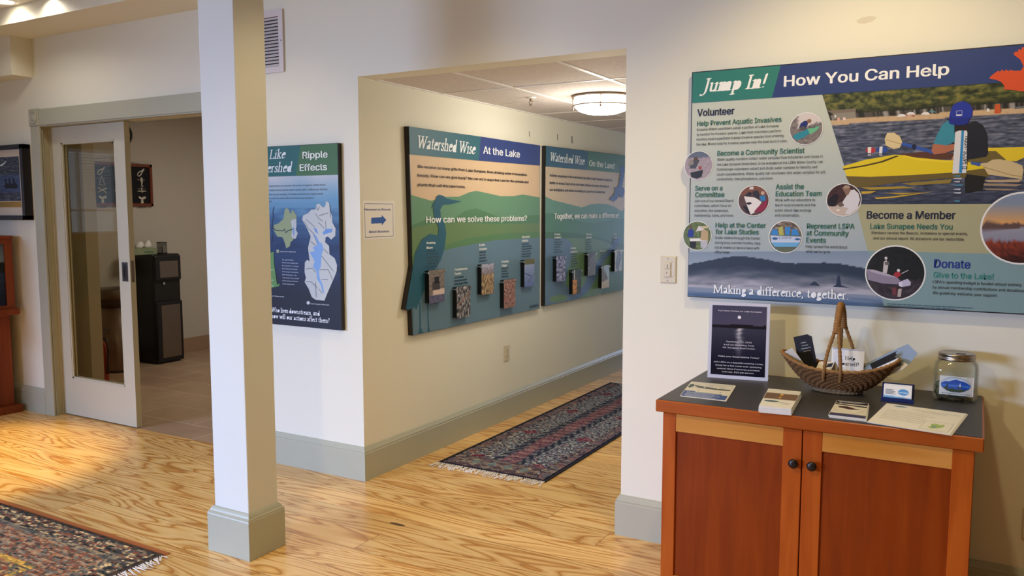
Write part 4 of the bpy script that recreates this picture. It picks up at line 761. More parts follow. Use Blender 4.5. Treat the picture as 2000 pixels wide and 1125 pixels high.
for s_, p, q_ in (('We receive so many gifts from Lake Sunapee, from drinking water to boundless', (814.8, 328.9), (1028.2, 342.7)), ('beauty. How can we give back? We can act in ways that care for the animals and', (814.8, 345.8), (1031.2, 357)), ('plants that call this lake home.', (815, 363.7), (908, 367))): A.text(s_, p, q_, '322C26', .03, 7.8)
A.flush('body_text', t1)
for s_, p, q_ in (('Boating', (832, 476.8), (848.8, 475.5)), ('Blues', (832, 485.9), (844, 485)), ('Troublesome', (886.4, 528.5), (911.7, 526.4)), ('Tackle', (886.4, 536.8), (899.2, 536)), ('Exotic', (934.9, 480.8), (946, 480)), ('Invaders', (934.9, 488.5), (950, 487.7)), ('Eroding', (978.9, 513.3), (992, 512)), ('Edges', (978.9, 520.8), (988.8, 520)), ('Uprooted', (1018.2, 464.8), (1033, 464)), ('Habitat', (1018.2, 472.3), (1030.4, 471.4))): A.text(s_, p, q_, 'F0F2EE', .03, 6); A.flush('subheading', t1)
def block(A, x0, x1, y, n, step, c, slope=-.06, seed=0):
    for k in range(n): rr = random.Random(seed*17+k); e = x1-(x1-x0)*rr.choice((0, .05, .15, .3)); A.dashes((x0, y+k*step), (e, y+k*step+slope*(e-x0)), c, .0085, seed*31+k)
for k, a in enumerate(((832.5, 857, 492, 6, 6), (886.6, 912, 543, 3, 6.1), (935, 950, 494, 4, 5.6), (979, 992, 525.5, 4, 5.3), (1018.3, 1037.5, 478, 6, 4.8), (1034, 1051, 598, 2, 2.4))): block(A, *a, '2E4450', seed=k); A.flush('body_text', t1)
flip(t1, 'loon', [(837.9, 528), (868, 524.8), (868, 589.6), (837.9, 592.8)], lambda s, t: (30, 28, 34) if abs(s-.5) < .14 and .2 < t < .42 else (64, 58, 64) if abs(s-.45) < .25 and .35 < t < .62 else (206, 184, 172) if .58 < t < .76 and s > .22+.3*(.76-t) else mix((70, 74, 112), (110, 104, 128), .5+sm(s, t, 9)) if t > .76 else mix((104, 96, 92), (140, 130, 124), .5+sm(s, t, 8)), 1)
flip(t1, 'tackle', [(892, 560), (918.7, 557), (918.7, 617.9), (892, 622.4)], lambda s, t: (150, 110, 100) if abs(t-(.62-.42*s)) < .025 else pick(['26282A', '4E4E50', '8C8888', 'C4C0C4'], .45+.8*sm(s*2, t, 5)), 2)
flip(t1, 'weed', [(940, 516), (964, 513.9), (964.5, 573.6), (940.8, 575.7)], lambda s, t: mix((168, 172, 196), (120, 108, 112), t*3+sm(s, t, 10)) if t < .33 else pick(['3E3228', '7A6248', 'A48A66', 'C4AE88'], .5+.8*sm(s*2, t*.7, 7)), 3)
flip(t1, 'shore', [(984, 546.4), (1006.4, 544), (1006.9, 599.2), (984.3, 602.4)], lambda s, t: pick(['30343C', '6A5250', '9A5A4C', 'B89C8C', '54606A'], .5+.8*sm(s*1.5, t, 9)), 4)
flip(t1, 'reed', [(1023.7, 507.2), (1043.5, 505.3), (1043.5, 559.2), (1024.3, 561)], lambda s, t: (98, 96, 62) if t < .18+.02*nz(s*9, 0) else (36, 40, 60) if abs(t-(.48+.2*s)) < .014 and s < .7 or abs(t-(1-.45*s)) < .01 and s > .35 else mix((150, 164, 196), (92, 112, 164), t), 5)

t2, A = hall_board('hall board with a green banner and blue hawk, nearest the far end of the hall', [(1065, 284.5), (1063, 598), (1219, 565.5), (1221.5, 303.8)])
A.lift = .0006; A.poly([(1065.6, 285.2), (1063.8, 597), (1218.6, 565), (1221, 304.4)], '4D7A52'); A.layer(); A.poly([(1065.4, 325), (1220, 338), (1219.5, 420), (1064.6, 420)], 'D2BE9C'); A.layer()
A.poly([(1064.8, 384), (1080, 391), (1100, 396), (1119, 400.8), (1136, 405), (1152.8, 399), (1169.7, 397.5), (1186.6, 399), (1200, 404), (1212, 412), (1217, 411), (1219.6, 404), (1218.6, 565), (1064, 560)], '63937A'); A.layer()
A.poly([(1064.5, 416), (1100, 419), (1130, 432), (1160, 436), (1180, 432), (1219.3, 426), (1219, 565), (1064, 580)], '4F8160'); A.layer()
A.poly([(1064.3, 453), (1100, 453), (1150, 460), (1190, 470), (1219, 478), (1218.7, 565), (1064, 597)], '436F4A'); A.layer()
A.poly([(1064.2, 466), (1110, 465), (1160, 466), (1192, 476), (1190, 520), (1172, 575), (1063.8, 597)], '64875E'); A.layer()
A.poly([(1064.2, 465.6), (1105, 466), (1116, 474), (1119, 490), (1108, 530), (1104, 558), (1117, 563), (1132, 572), (1125, 584), (1063.8, 597)], '5C7A92'); A.poly([(1118, 580), (1140, 556), (1152, 528), (1170, 506), (1190, 485), (1198, 468), (1206, 462), (1213, 466), (1206, 480), (1186, 502), (1172, 520), (1162, 548), (1144, 574), (1124, 585)], '50729A'); A.poly(ell(1090, 583, 18, 7, -.15), '64875E')
A.layer(); A.poly([(1065.6, 285.2), (1147.8, 295.5), (1145.4, 332), (1065.4, 325.2)], '325C74'); A.poly([(1147.8, 295.5), (1221, 304.4), (1220, 338.6), (1145.4, 332)], '3F7248'); A.flush('landscape_print', t2); A.lift += .0006
bx = lambda x, y: (1140+x/9.375, 300+y/9.375)
A.poly([bx(*q_) for q_ in ((655, 205), (672, 250), (690, 215), (698, 250), (715, 210), (716, 255), (735, 250), (732, 270), (745, 290), (735, 320), (728, 400), (735, 400), (722, 450), (715, 520), (700, 600), (690, 640), (722, 615), (742, 660), (738, 740), (710, 808), (660, 800), (655, 750), (640, 770), (605, 830), (545, 880), (450, 835), (500, 795), (545, 745), (570, 680), (548, 640), (570, 620), (608, 615), (635, 545), (655, 420), (665, 330))], '2F5490'); A.flush('blue_hawk', t2)
A.text('Watershed Wise', (1074, 313.7), (1141.3, 322.5), 'E0E8E8', cap=16.5, font='serif', italic=.24, wgt=1.05); A.flush('headline', t2); A.text('On the Land', (1150, 324.8), (1199, 329), 'DCE6DC', .06, 16); A.flush('headline', t2); A.text('Together, we can make a difference!', (1081.9, 427.9), (1206.9, 425), 'F4F6F2', .06, 15.5); A.flush('headline', t2)
for s_, p, q_ in (("Actions anywhere in the watershed can affect Lake Sunapee's health, for", (1072.8, 346), (1195, 353)), ('better or worse. Each of us can make choices\u2013at home, at school, at', (1072.8, 360.3), (1188.3, 365.4)), ('our workplace, and when recreating\u2013to care for our watershed.', (1072.8, 373.8), (1181.5, 376.5))): A.text(s_, p, q_, '322E28', .04, 7)
A.flush('body_text', t2)
for s_, p, q_ in (('Flowing', (1082, 459.5), (1093, 459)), ('Fertilizers', (1081.6, 465.9), (1095, 465)), ('Problem', (1113.8, 486.4), (1124.3, 485.8)), ('Pesticides', (1113.5, 493.5), (1126.9, 493)), ('Runaway', (1143.4, 459.5), (1154.5, 459)), ('Rainwater', (1143.4, 465.6), (1155, 465)), ('Toxic Salt', (1171, 492), (1182, 491)), ('Truth', (1197, 459.5), (1203, 459)), ('Tough', (1197, 466), (1204, 465.5))): A.text(s_, p, q_, 'EEF2EC', .03, 5.2); A.flush('subheading', t2)
for k, a in enumerate(((1082, 1098.5, 469.5, 6, 4.8), (1114, 1127.5, 497.5, 6, 4.7), (1143.5, 1155, 469.5, 5, 4.6), (1171.3, 1183, 496, 5, 4.4), (1197, 1207, 469, 4, 4.4))): block(A, *a, '2E4A48', seed=k+9); A.flush('body_text', t2)
flip(t2, 'dock', [(1086.6, 500.9), (1104, 498.3), (1104, 548.8), (1086.6, 550.2)], lambda s, t: mix((58, 62, 104), (178, 182, 214), .55+.9*sm(s, t*1.2, 5)), 6)
flip(t2, 'can', [(1118.3, 527), (1135.4, 525.3), (1135, 573), (1118.3, 575)], lambda s, t: (226, 150, 60) if s < .48 and t > .4 and nz(s*9, t*14) < .28 else (214, 208, 196) if s < .35 and t < .4 and abs(s-.2) < .06 else pick(['141A1A', '26322E', '4A5A50'], .5+.7*sm(s, t, 8)), 7)
flip(t2, 'drain', [(1147.9, 493.8), (1163.6, 492), (1163, 537.4), (1147.9, 539.3)], lambda s, t: mix((62, 62, 70), (128, 122, 124), .5+.5*math.sin((s*s*.8+t*t)*30)+.2*sm(s, t, 9)) if s+t > .7 else (58, 58, 66), 8)
flip(t2, 'salt', [(1175, 519), (1189.7, 517.2), (1190, 561.6), (1175, 563.5)], lambda s, t: (200, 186, 160) if t > .72-.12*s+.01 else pick(['28281E', '5C5236', '8A6A44'], .5+.7*sm(s*2, t, 8)) if t > .1+.75*s*s or s < .3 else (160, 186, 204), 9)
flip(t2, 'bag', [(1200.5, 488.4), (1215.3, 486.2), (1214.3, 528.9), (1200.5, 531)], lambda s, t: mix((28, 40, 48), (60, 84, 96), .4+sm(s, t, 9)) if abs(s-.5-.12*math.sin(t*6)) < .36*math.sin(min(1, t*1.15)*PI*.93)**.5 and t > .05 else (176, 172, 158), 10)

# ================================================================== the map board behind the column
rx1 = on(659.5, 278, 'y', PY).x; rt_ = thing('display_board', 'dark blue board with pale watershed maps half hidden behind the white column', 'display board', (-.45, 0, 1.32), 'lake exhibit boards')
RX0 = -.862; rz0, rz1 = .823, 1.829; b = MB(); b.box((RX0, -.03, rz0), (rx1, -.001, rz1)); b.build('board', MT['blackedge'], rt_)
A = Art((0, PY, 0), (1, 0, 0), (0, 0, 1))
def deep(s, t):
    k = nz(s*3, t*26)+.6*nz(s*7, t*50, 3)
    if t < .14: return (206, 206, 202)
    if t < .34: return mix((196, 198, 198), (96, 146, 178), (t-.14)*6+.3*nz(s*4, t*5))
    if t < .66: return mix(mix((96, 148, 182), (26, 66, 122), (t-.34)*4.5), (18, 42, 92), .6*k+.15)
    return mix(mix((26, 58, 112), (16, 22, 46), (t-.66)*6), (12, 18, 40), .5*k+.1)
A.raster([(RX0+.003, rz1-.003), (rx1-.002, rz1-.003), (rx1-.002, rz0+.003), (RX0+.003, rz0+.003)], 40, 110, lambda s, t: tuple(v*(1-.28*max(0, min(1, (t-.3)*4))) for v in deep(s, t)), px=False); A.layer()
zb = on(620, 342.5, 'y', PY).z; ub, ut = A.uv(577.8, 343)[0], A.uv(587, 282)[0]
A.poly([(RX0+.003, zb), (ub, zb), (ut, rz1-.003), (RX0+.003, rz1-.003)], '20605E', False); A.poly([(ub, zb), (rx1-.002, zb), (rx1-.002, rz1-.003), (ut, rz1-.003)], '3F6A3C', False); A.flush('lake_print', rt_); A.layer()
m1 = lambda x, y: (510+x/7.5, 370+y/7.5); m2 = lambda x, y: (510+x/7.5, 500+y/7.5)
A.poly([m1(*q_) for q_ in ((185, 520), (255, 500), (330, 430), (350, 290), (385, 270), (410, 300), (430, 355), (445, 350), (450, 295), (490, 330), (520, 390), (515, 430), (470, 540), (475, 740), (435, 770), (425, 830), (370, 865), (345, 770), (315, 700), (240, 690), (190, 600))], '8E9C72')
A.poly([m1(*q_) for q_ in ((435, 465), (470, 440), (520, 430), (520, 540), (510, 590), (540, 640), (510, 720), (485, 725), (445, 690), (460, 580))], 'B6BCB8'); A.layer(.0002); A.poly([m1(*q_) for q_ in ((470, 540), (490, 570), (492, 640), (480, 690), (468, 640))], '6E92C4')
A.line([m1(*q_) for q_ in ((190, 255), (175, 320), (182, 400), (165, 470), (165, 560), (150, 600), (175, 640), (165, 690), (170, 730), (150, 785))], .006, '1E3450'); A.line([m1(*q_) for q_ in ((170, 560), (220, 600), (330, 605), (345, 580), (365, 635), (400, 600), (465, 585))], .005, '26323A')
big = [m1(*q_) for q_ in ((605, 440), (620, 380), (690, 350), (740, 295), (800, 290), (815, 225), (850, 205), (910, 265), (940, 250), (960, 165), (1000, 200), (1010, 300), (1045, 400), (1045, 480), (1095, 570), (1090, 680), (1030, 735), (985, 690), (950, 700), (940, 770), (1000, 830), (1005, 950))]+[m2(*q_) for q_ in ((1080, 30), (1115, 130), (1110, 220), (1085, 290), (1020, 440), (985, 520), (930, 655), (800, 640), (745, 600), (700, 480), (640, 380), (660, 320), (640, 230), (645, 90), (680, 55), (715, 80))]+[m1(*q_) for q_ in ((700, 930), (690, 860), (730, 690), (690, 600), (650, 520))]
A.layer(.0002); A.poly(big, 'BDC2BE'); A.layer(.0002); A.poly([m1(*q_) for q_ in ((760, 630), (820, 690), (850, 760), (900, 800), (915, 870), (890, 960))]+[m2(*q_) for q_ in ((880, 150), (850, 210), (860, 320), (910, 430), (925, 545), (905, 540), (880, 430), (820, 330), (815, 230), (760, 150), (790, 80))]+[m1(*q_) for q_ in ((715, 920), (790, 900), (755, 850), (820, 820), (810, 740))], '7AA2D2'); A.poly([m1(*q_) for q_ in ((905, 630), (950, 580), (1050, 575), (1040, 625), (960, 650), (915, 665))], '6A92CC'); A.poly([m1(*q_) for q_ in ((770, 560), (810, 570), (845, 655), (800, 620))], '6A92CC'); A.layer(.0002)
for ln in (((660, 435), (700, 470), (790, 550)), ((800, 350), (850, 430), (905, 460)), ((850, 390), (920, 360), (985, 345)), ((640, 470), (690, 570), (760, 630), (830, 790)), ((840, 480), (930, 570)), ((945, 460), (955, 580)), ((730, 760), (800, 820)), ((920, 870), (985, 940)), ((1010, 230), (1020, 420)), ((815, 250), (830, 310), (860, 250))): A.line([m1(*q_) for q_ in ln], .0032, '5E686C')
for ln in (((890, 0), (1060, 220)), ((660, 190), (760, 180), (800, 240)), ((860, 200), (990, 200), (1050, 350)), ((890, 340), (990, 350)), ((650, 370), (740, 380), (830, 470)), ((800, 380), (810, 600)), ((850, 480), (900, 550))): A.line([m2(*q_) for q_ in ln], .0032, '5E686C')
A.poly([m2(*q_) for q_ in ((-40, -20), (190, -60), (195, 110), (215, 250), (225, 330), (240, 420), (280, 400), (270, 440), (180, 460), (130, 480), (-40, 490))], '5C8A4A'); A.poly(ell(*m2(695, 685), 3.2, 3.4), 'C8CCCC'); A.poly([m1(230, 880), m1(268, 885), m1(268, 928), m1(230, 925)], '9AA888'); A.flush('maps', rt_); A.lift += .0003
A.text('Ripple', (592, 309.8), (640.6, 307.2), 'E0E6DC', .03, 18); A.text('Effects', (586.4, 334), (639.4, 332), 'E0E6DC', .03, 18); A.flush('headline', rt_); A.text('Think Like', (481, 311.5), (559.5, 309.8), 'D4E0DE', cap=17, font='serif', italic=.24); A.text('a Watershed', (478, 338), (572.6, 335.2), 'D4E0DE', cap=17.5, font='serif', italic=.24)
A.flush('headline', rt_); A.text('Who lives downstream, and', (530, 609), (625.6, 616.2), 'E8ECEE', cap=8.6, font='serif'); A.text('how will our actions affect them?', (530, 621), (644.7, 630.6), 'E8ECEE', cap=8.6, font='serif'); A.flush('headline', rt_)
for s_, q_ in (("In a watershed, everything is connected. We're all in it together. Water flows", (636, 360.2)), ('downhill, and so does everything the water carries with it. Before you fertilize', (639.8, 368.5)), ('the lawns or gardens on your property, think like a raindrop and imagine where', (631, 377.2)), ('you might go. How will that water affect the plants and animals it', (613, 385.6)), ('meets on its way?', (531, 394.2))): A.text(s_, (499, q_[1]+.06*(q_[0]-499)*.9), q_, '3C4046', .006, 4.6)
A.flush('body_text', rt_)
for s_, p, q_ in (('Sugar River Watershed', (548, 492), (578, 493)), ('Lake Sunapee Watershed', (607, 594.5), (643.5, 596)), ('Connecticut River Watershed', (506, 578), (555.5, 579.7))): A.text(s_, p, q_, 'D8E0E8', .012, 3.2); A.flush('map_caption', rt_)
for k, (l, x1) in enumerate((('The Lake Sunapee', 574), ('Watershed empties into', 582.5), ('the Sugar River. The Sugar', 584.5), ('River Watershed is part', 582), ('of the larger Connecticut', 583.5), ('River Watershed. That', 580), ('watershed, in turn, is part', 584.8), ('of the immense Atlantic', 582.5), ('Ocean Watershed.', 576))): A.text(l, (551.5+k*.12, 508+k*5.85), (x1, 509.3+k*5.95), 'C4D2E2', .012, 3)
A.flush('body_text', rt_)
for s_, y in (('NH', 528), ('MA', 548), ('RI', 559)): A.text(s_, (529.5, y), (534.5, y+.3), 'D8E4D0', .02, 2.8); A.flush('map_caption', rt_)

# ================================================================== paper direction sign on the hall wall
c = [on(708.5, 397, 'x', .001), on(770, 390, 'x', .001), on(771, 466, 'x', .001), on(709.5, 469, 'x', .001)]
y0, y1, z0, z1 = .018, .292, 1.314, 1.524; st_ = thing('paper_sign', 'white paper room sign with a blue arrow taped to the hall wall corner', 'sign', (0, .155, 1.42))
b = MB(); b.box((.0003, y0, z0), (.0013, y1, z1)); b.build('sheet', MT['white'], st_); A = Art((.0013, 0, 0), (0, 1, 0), (0, 0, 1)); A.lift = .0003
fr = [(y0+.018, z0+.014), (y1-.014, z0+.014), (y1-.014, z1-.016), (y0+.018, z1-.016), (y0+.018, z0+.014)]; A.line(fr, .0028, '55608A', False)
A.text('Resource Room', (711.7, 412.6), (763, 409.8), '34448C', .03, 6.2); A.text('Rest Rooms', (721, 456), (760, 452.8), '34448C', .03, 6.2)
A.poly([(725, 425.5), (745.5, 424), (745.5, 420), (754.5, 429.5), (745.5, 440), (745.5, 436), (725, 437)], '2A5CB0'); A.flush('printed_arrow', st_)
# ================================================================== cherry cabinet
ZT = .805; CX0, CX1, CY0, CY1 = 1.892, 2.904, -.655, -.022
cab = thing('cabinet', 'cherry two door cabinet with dark slate top standing under the big help board', 'cabinet', (2.4, -.33, 0))
b = MB(); b.box((CX0, CY0, ZT-.045), (CX1, CY1, ZT-.002), bev=.003); part(b.build('top_edge', MT['cherrye'], cab), 'cherry wood edge band of the top')
b = MB(); b.box((CX0+.006, CY0+.006, ZT-.004), (CX1-.006, CY1-.002, ZT)); part(b.build('top_surface', MT['slate'], cab), 'dark slate grey laminate top')
bx0, bx1, by0 = CX0+.02, CX1-.022, CY0+.022; zt = ZT-.045
b = MB(); b.box((bx0, by0+.02, .0), (bx0+.02, CY1, zt)); b.box((bx1-.02, by0+.02, 0), (bx1, CY1, zt)); b.box((bx0, CY1-.012, .0), (bx1, CY1, zt)); b.box((bx0, by0+.02, .08), (bx1, CY1, .1)); b.box((bx0+.0, by0+.05, 0), (bx1, by0+.065, .08)); b.box((bx0, by0+.02, zt-.015), (bx1, CY1, zt)); b.build('carcass', MT['cherrys'], cab)
def cab_door(x0, x1, kx):
    d = MB(); sw = .062 if x0 < 2.3 else .062; z0, z1 = .085, zt-.006; lw = .048 if x0 < 2.3 else .06; rw = .06 if x0 < 2.3 else .058
    d.box((x0+lw-.006, by0+.008, z0+.07), (x1-rw+.006, by0+.016, z1-.055)); o = part(d.build('door', MT['cherry'], cab), 'cabinet door with deep red brown flat panel')
    for xa, xb in ((x0, x0+lw), (x1-rw, x1)): p = MB(); p.box((xa, by0, z0), (xb, by0+.021, z1), bev=.0015); p.build('door_stile', MT['cherrys'], o)
    for za, zb in ((z1-.062, z1), (z0, z0+.075)): r = MB(); r.box((x0+lw, by0+.0008, za), (x1-rw, by0+.02, zb)); part(r.build('door_rail', MT['cherryx'], o), 'paler golden cherry rail')
    k = MB(); zk = KZ; k.loft([[(kx+r*math.cos(2*PI*i/20), by0-h, zk+r*math.sin(2*PI*i/20)) for i in range(20)] for r, h in ((.006, -.002), (.006, .008), (.009, .012), (.0155, .017), (.016, .022), (.012, .026), (.004, .0275))]); part(k.build('knob', MT['knob'], o), 'dark bronze round knob')
ka, kb = on(1549, 906, 'y', by0-.02), on(1585, 911, 'y', by0-.02); KZ = (ka.z+kb.z)/2; xs = on(1568, 842, 'y', by0).x
cab_door(bx0+.001, xs-.0018, ka.x); cab_door(xs+.0018, bx1-.001, kb.x)

def slab(b, P4, z0, th, mi=0):
    """flat card from four plan corners"""
    b.prism([(p[0], p[1]) for p in P4], z0, z0+th, lambda u, v, h: (u, v, h), mi)
def quadart(P4, z):
    """print surface of a lying card; uses plan coordinates"""
    A = Art((0, 0, z), (1, 0, 0), (0, 1, 0)); A.lift = .0002; return A
def ct(x, y, z=None): q = on(x, y, 'z', ZT if z is None else z); return (q.x, q.y)
def bil(Q, s, t): return tuple((Q[0][k]*(1-s)+Q[1][k]*s)*(1-t)+(Q[3][k]*(1-s)+Q[2][k]*s)*t for k in (0, 1))
# left postcards: kayaks on a pale lake over a blue text band
Q = [ct(1350.4, 745.8), ct(1435.8, 753.4), ct(1416.7, 783.5), ct(1327.8, 773.5)]
def kay(s, t): return (66, 92, 156) if t > .63+.08*s else (226, 222, 206) if t > .42 else mix((190, 188, 176), (232, 228, 216), .5+.8*nz(s*5, t*12)) if t > .12 else (214, 214, 204)
def card(name, label, Q, z, th, f, marks, grp=None, n=(26, 20)):
    cx, cy = sum(p[0] for p in Q)/4, sum(p[1] for p in Q)/4; b = MB(); slab(b, Q, z, th); o = b.build(name, MT['white'], None, loc=(cx, cy, z)); tag(o, label, 'postcard' if 'card' in name else 'paper', grp)
    if f:
        A = quadart(Q, z+th); A.raster([bil(Q, .01, .01), bil(Q, .99, .01), bil(Q, .99, .99), bil(Q, .01, .99)], *n, f, px=False); A.layer(.0002)
        for m in marks:
            if m[0] == 'poly': A.poly([bil(Q, *p) for p in m[1]], m[2], False)
            elif m[0] == 'text': A.text(m[1], bil(Q, *m[2]), bil(Q, *m[3]), m[4], .01, px=False)
            elif m[0] == 'dash':
                for (s0, s1, t_) in m[1]: A.poly([bil(Q, s0, t_), bil(Q, s1, t_+.01), bil(Q, s1, t_+.035), bil(Q, s0, t_+.025)], m[2], False)
        A.flush('printed_face', o)
    return o
G1 = 'kayak postcards at the left of the cabinet'
Qb = [(p[0]+.004, p[1]-.004) for p in Q]
card('postcard', 'lower kayak postcard showing only an edge beneath its twin left of the cabinet top', Qb, ZT+.0002, .0006, None, (), G1)
card('postcard', 'top kayak postcard with blue text band in front of the moon cruise sign', Q, ZT+.001, .0006, kay, [('poly', [(.1, .22), (.3, .27), (.62, .33), (.97, .36), (.97, .42), (.6, .42), (.25, .38)], '4A504E'), ('poly', [(.03, .2), (.1, .16), (.14, .3), (.08, .45), (.02, .4)], '3E5A54'), ('poly', [(.34, .26), (.42, .33), (.38, .36)], 'D8D4C4'), ('poly', [(.66, .28), (.72, .36), (.68, .38)], 'D8D4C4'), ('poly', [(.3, .57), (.33, .56), (.33, .6), (.3, .6)], '3A3A3E'), ('poly', [(.78, .55), (.81, .55), (.81, .58), (.78, .58)], '3A3A3E'), ('dash', [(.08, .8, .7), (.08, .72, .76), (.08, .84, .82), (.08, .7, .88), (.08, .78, .93)], 'B4C0E0')], G1)
# thick stack of sunset postcards
Q = [(2.222, -.395), (2.336, -.378), (2.357, -.637), (2.244, -.607)]; Q = [ct(1501, 760, ZT+.02), ct(1565, 766.5, ZT+.02), ct(1545.5, 800, ZT+.02), ct(1482, 794, ZT+.02)]
G2 = 'stacked postcards with gold sun'
for k in range(12):
    j = random.Random(k); dx, dy = j.uniform(-.0018, .0018), j.uniform(-.0018, .0018); q = [(p[0]+dx, p[1]+dy) for p in Q]
    if k < 11: card('postcard', 'white edged postcard inside the thick stack with a gold sun on top', q, ZT+.0002+k*.0019, .0016, None, (), G2)
def sunset(s, t): return (226, 222, 210) if t < .22 else mix((104, 78, 56), (132, 100, 74), nz(s*3, t*20)+.5) if t < .56 else (236, 234, 226)
card('postcard', 'topmost postcard of the thick stack, brown picture with a gold sun', Q, ZT+.0002+11*.0019, .0016, sunset, [('poly', [bb for bb in ell(.5, .3, .05, .05)], 'F0B040'), ('poly', ell(.49, .46, .04, .05), 'D89838'), ('poly', ell(.3, .7, .24, .045), '4A6470'), ('dash', [(.55, .9, .72), (.62, .85, .78)], 'B8B6AE')], G2)
# lake card stack right of the basket foot
Q = [ct(1634.2, 785), ct(1696, 791), ct(1690.9, 822.2), ct(1617.6, 813.6)]; G3 = 'small stack of loon cards'
for k in range(4):
    q = [(p[0]+.0015*(3-k), p[1]-.0035*(3-k)) for p in Q]; card('postcard', 'navy edged card beneath the top card of the small stack near the front edge', q, ZT+.0002+k*.0012, .001, lambda s, t: (54, 60, 120), (), G3, (4, 4))
card('postcard', 'top card of the small stack near the front edge, cream with dark lake strokes', Q, ZT+.0002+4*.0012, .001, lambda s, t: (60, 58, 96) if t > .82 else (36, 38, 52) if t < .16+.04*nz(s*9, 1) else mix((214, 206, 186), (236, 230, 212), nz(s*4, t*14)+.5), [('poly', [(.02, .2), (.4, .24), (.98, .26), (.98, .34), (.5, .3), (.02, .27)], '30303C'), ('poly', [(.12, .38), (.4, .35), (.62, .44), (.8, .5), (.5, .53), (.2, .47)], '4A2A2C'), ('dash', [(.05, .9, .02), (.1, .8, .07)], 'C8C8D0')], G3)
# letter sheets fanned at the right
Q = [ct(1732.1, 789), ct(1887.8, 809.6), ct(1855.2, 851.3), ct(1692.9, 826.2)]; G4 = 'letter sheets'
for k in range(4): q = [(p[0]+.0016*(3-k)*(1 if i in (1, 2) else .4), p[1]+.0008*(3-k)) for i, p in enumerate(Q)]; o = card('paper_sheet', 'blank edge of a letter sheet below the printed top sheet', q, ZT+.0002+k*.0006, .0003, None, (), G4)
card('paper_sheet', 'top letter sheet with a small green map box beside the card holder', Q, ZT+.0002+4*.0006, .0003, lambda s, t: (241, 238, 228), [('poly', ell(.2, .09, .09, .03), '7E98AE'), ('dash', [(.36, .96, .14), (.5, .8, .2), (.08, .62, .3), (.08, .7, .38), (.08, .6, .46), (.08, .64, .54), (.08, .62, .62), (.08, .6, .7)], 'D6D2C8'), ('poly', [(.62, .56), (.96, .56), (.96, .93), (.62, .93)], 'C4C4BC'), ('poly', [(.628, .57), (.952, .57), (.952, .92), (.628, .92)], 'EFECE2'), ('poly', [(.71, .68), (.76, .64), (.82, .68), (.86, .64), (.88, .72), (.84, .8), (.76, .87), (.7, .82), (.73, .76)], 'AAC46A'), ('poly', ell(.77, .78, .03, .03), '6E9AB4')], G4)

# moon cruise notice in an acrylic stand
s0, s1 = on(1381.5, 737, 'z', ZT), on(1499, 745, 'z', ZT); dr = Vector((s1.x-s0.x, s1.y-s0.y, 0)).normalized(); bk = Vector((-dr.y, dr.x, 0)); W_ = .232; Hs = .303
sg = thing('sign_holder', 'clear acrylic stand holding a dark moonlit cruise notice on the left of the cabinet', 'sign', (s0.x+.115, s0.y+.02, ZT))
lean = Vector((0, 0, 1))*.995+bk*.06; lean.normalize(); nn = dr.cross(lean); PF = lambda u, v, h: s0+dr*u+lean*v-bk*h*(-1)
b = MB(); b.prism([(0, 0), (W_, 0), (W_, Hs), (0, Hs)], .0, .004, lambda u, v, h: s0+Vector((0, 0, .0005))+dr*u+lean*v+bk*h); b.build('acrylic_panel', MT['acrylic'], sg)
b = MB(); b.prism([(0, 0), (W_, 0), (W_, .07), (0, .07)], .0005, .0035, lambda u, v, h: s0+dr*u+bk*(.004+v)+Vector((0, 0, h))); b.build('foot', MT['acrylic'], sg)
A = Art(s0+Vector((0, 0, .0005)), dr, lean); A.lift = .0006
def moon(s, t):
    n = nz(s*6, t*50)+.5*nz(s*12, t*90, 2)
    if t < .275+.02*math.sin(s*9)*.5-.012*s: return mix((72, 72, 96), (92, 86, 104), s*.4+t)
    if t < .325: return (34, 32, 38)
    c = mix((62, 62, 78), (20, 20, 38), (t-.33)*1.7); g = math.exp(-((s-.51)/(.05+.03*n))**2)*max(0, 1-(t-.33)*2.2)*(0.75+.5*n); return mix(c, (222, 214, 220), g*1.1)
u0, u1, w0, w1 = .012, W_-.012, .014, Hs-.012; A.raster([(u0, w1), (u1, w1), (u1, w0), (u0, w0)], 40, 70, moon, px=False); A.layer(); A.poly(ell((u0+u1)/2+.001, w1-.045, .0065, .0065), 'F4F0F4', False)
def ctext(t_, cx, v, wd, cap): A.text(t_, (cx-wd/2, v), (cx+wd/2, v), 'ECEAF2', .012, cap, px=False)
A.layer(.0002); cx = (u0+u1)/2; H_ = w1-w0
for t_, f_, wd, cap in (('Full Moon Cruise on Lake Sunapee', .085, .166, .0075), ('September 12, 2022', .525, .098, .0072), ('6:45 pm Boarding Time', .57, .115, .0072), ('Mt. Sunapee Boat Cruise', .612, .122, .0072), ('Make your Reservations Today!', .74, .156, .0078), ('Join LSPA on a beautiful evening cruise,', .825, .19, .0076), ('timed for a full moon over sparkling', .872, .176, .0076), ("waters! Hors d'oeuvres provided,", .918, .165, .0076), ('cash bar, $25 per person.', .962, .124, .0076)): ctext(t_, cx+.002, w1-f_*H_, wd, cap)
A.flush('cruise_notice', sg, MT['inkgloss'])

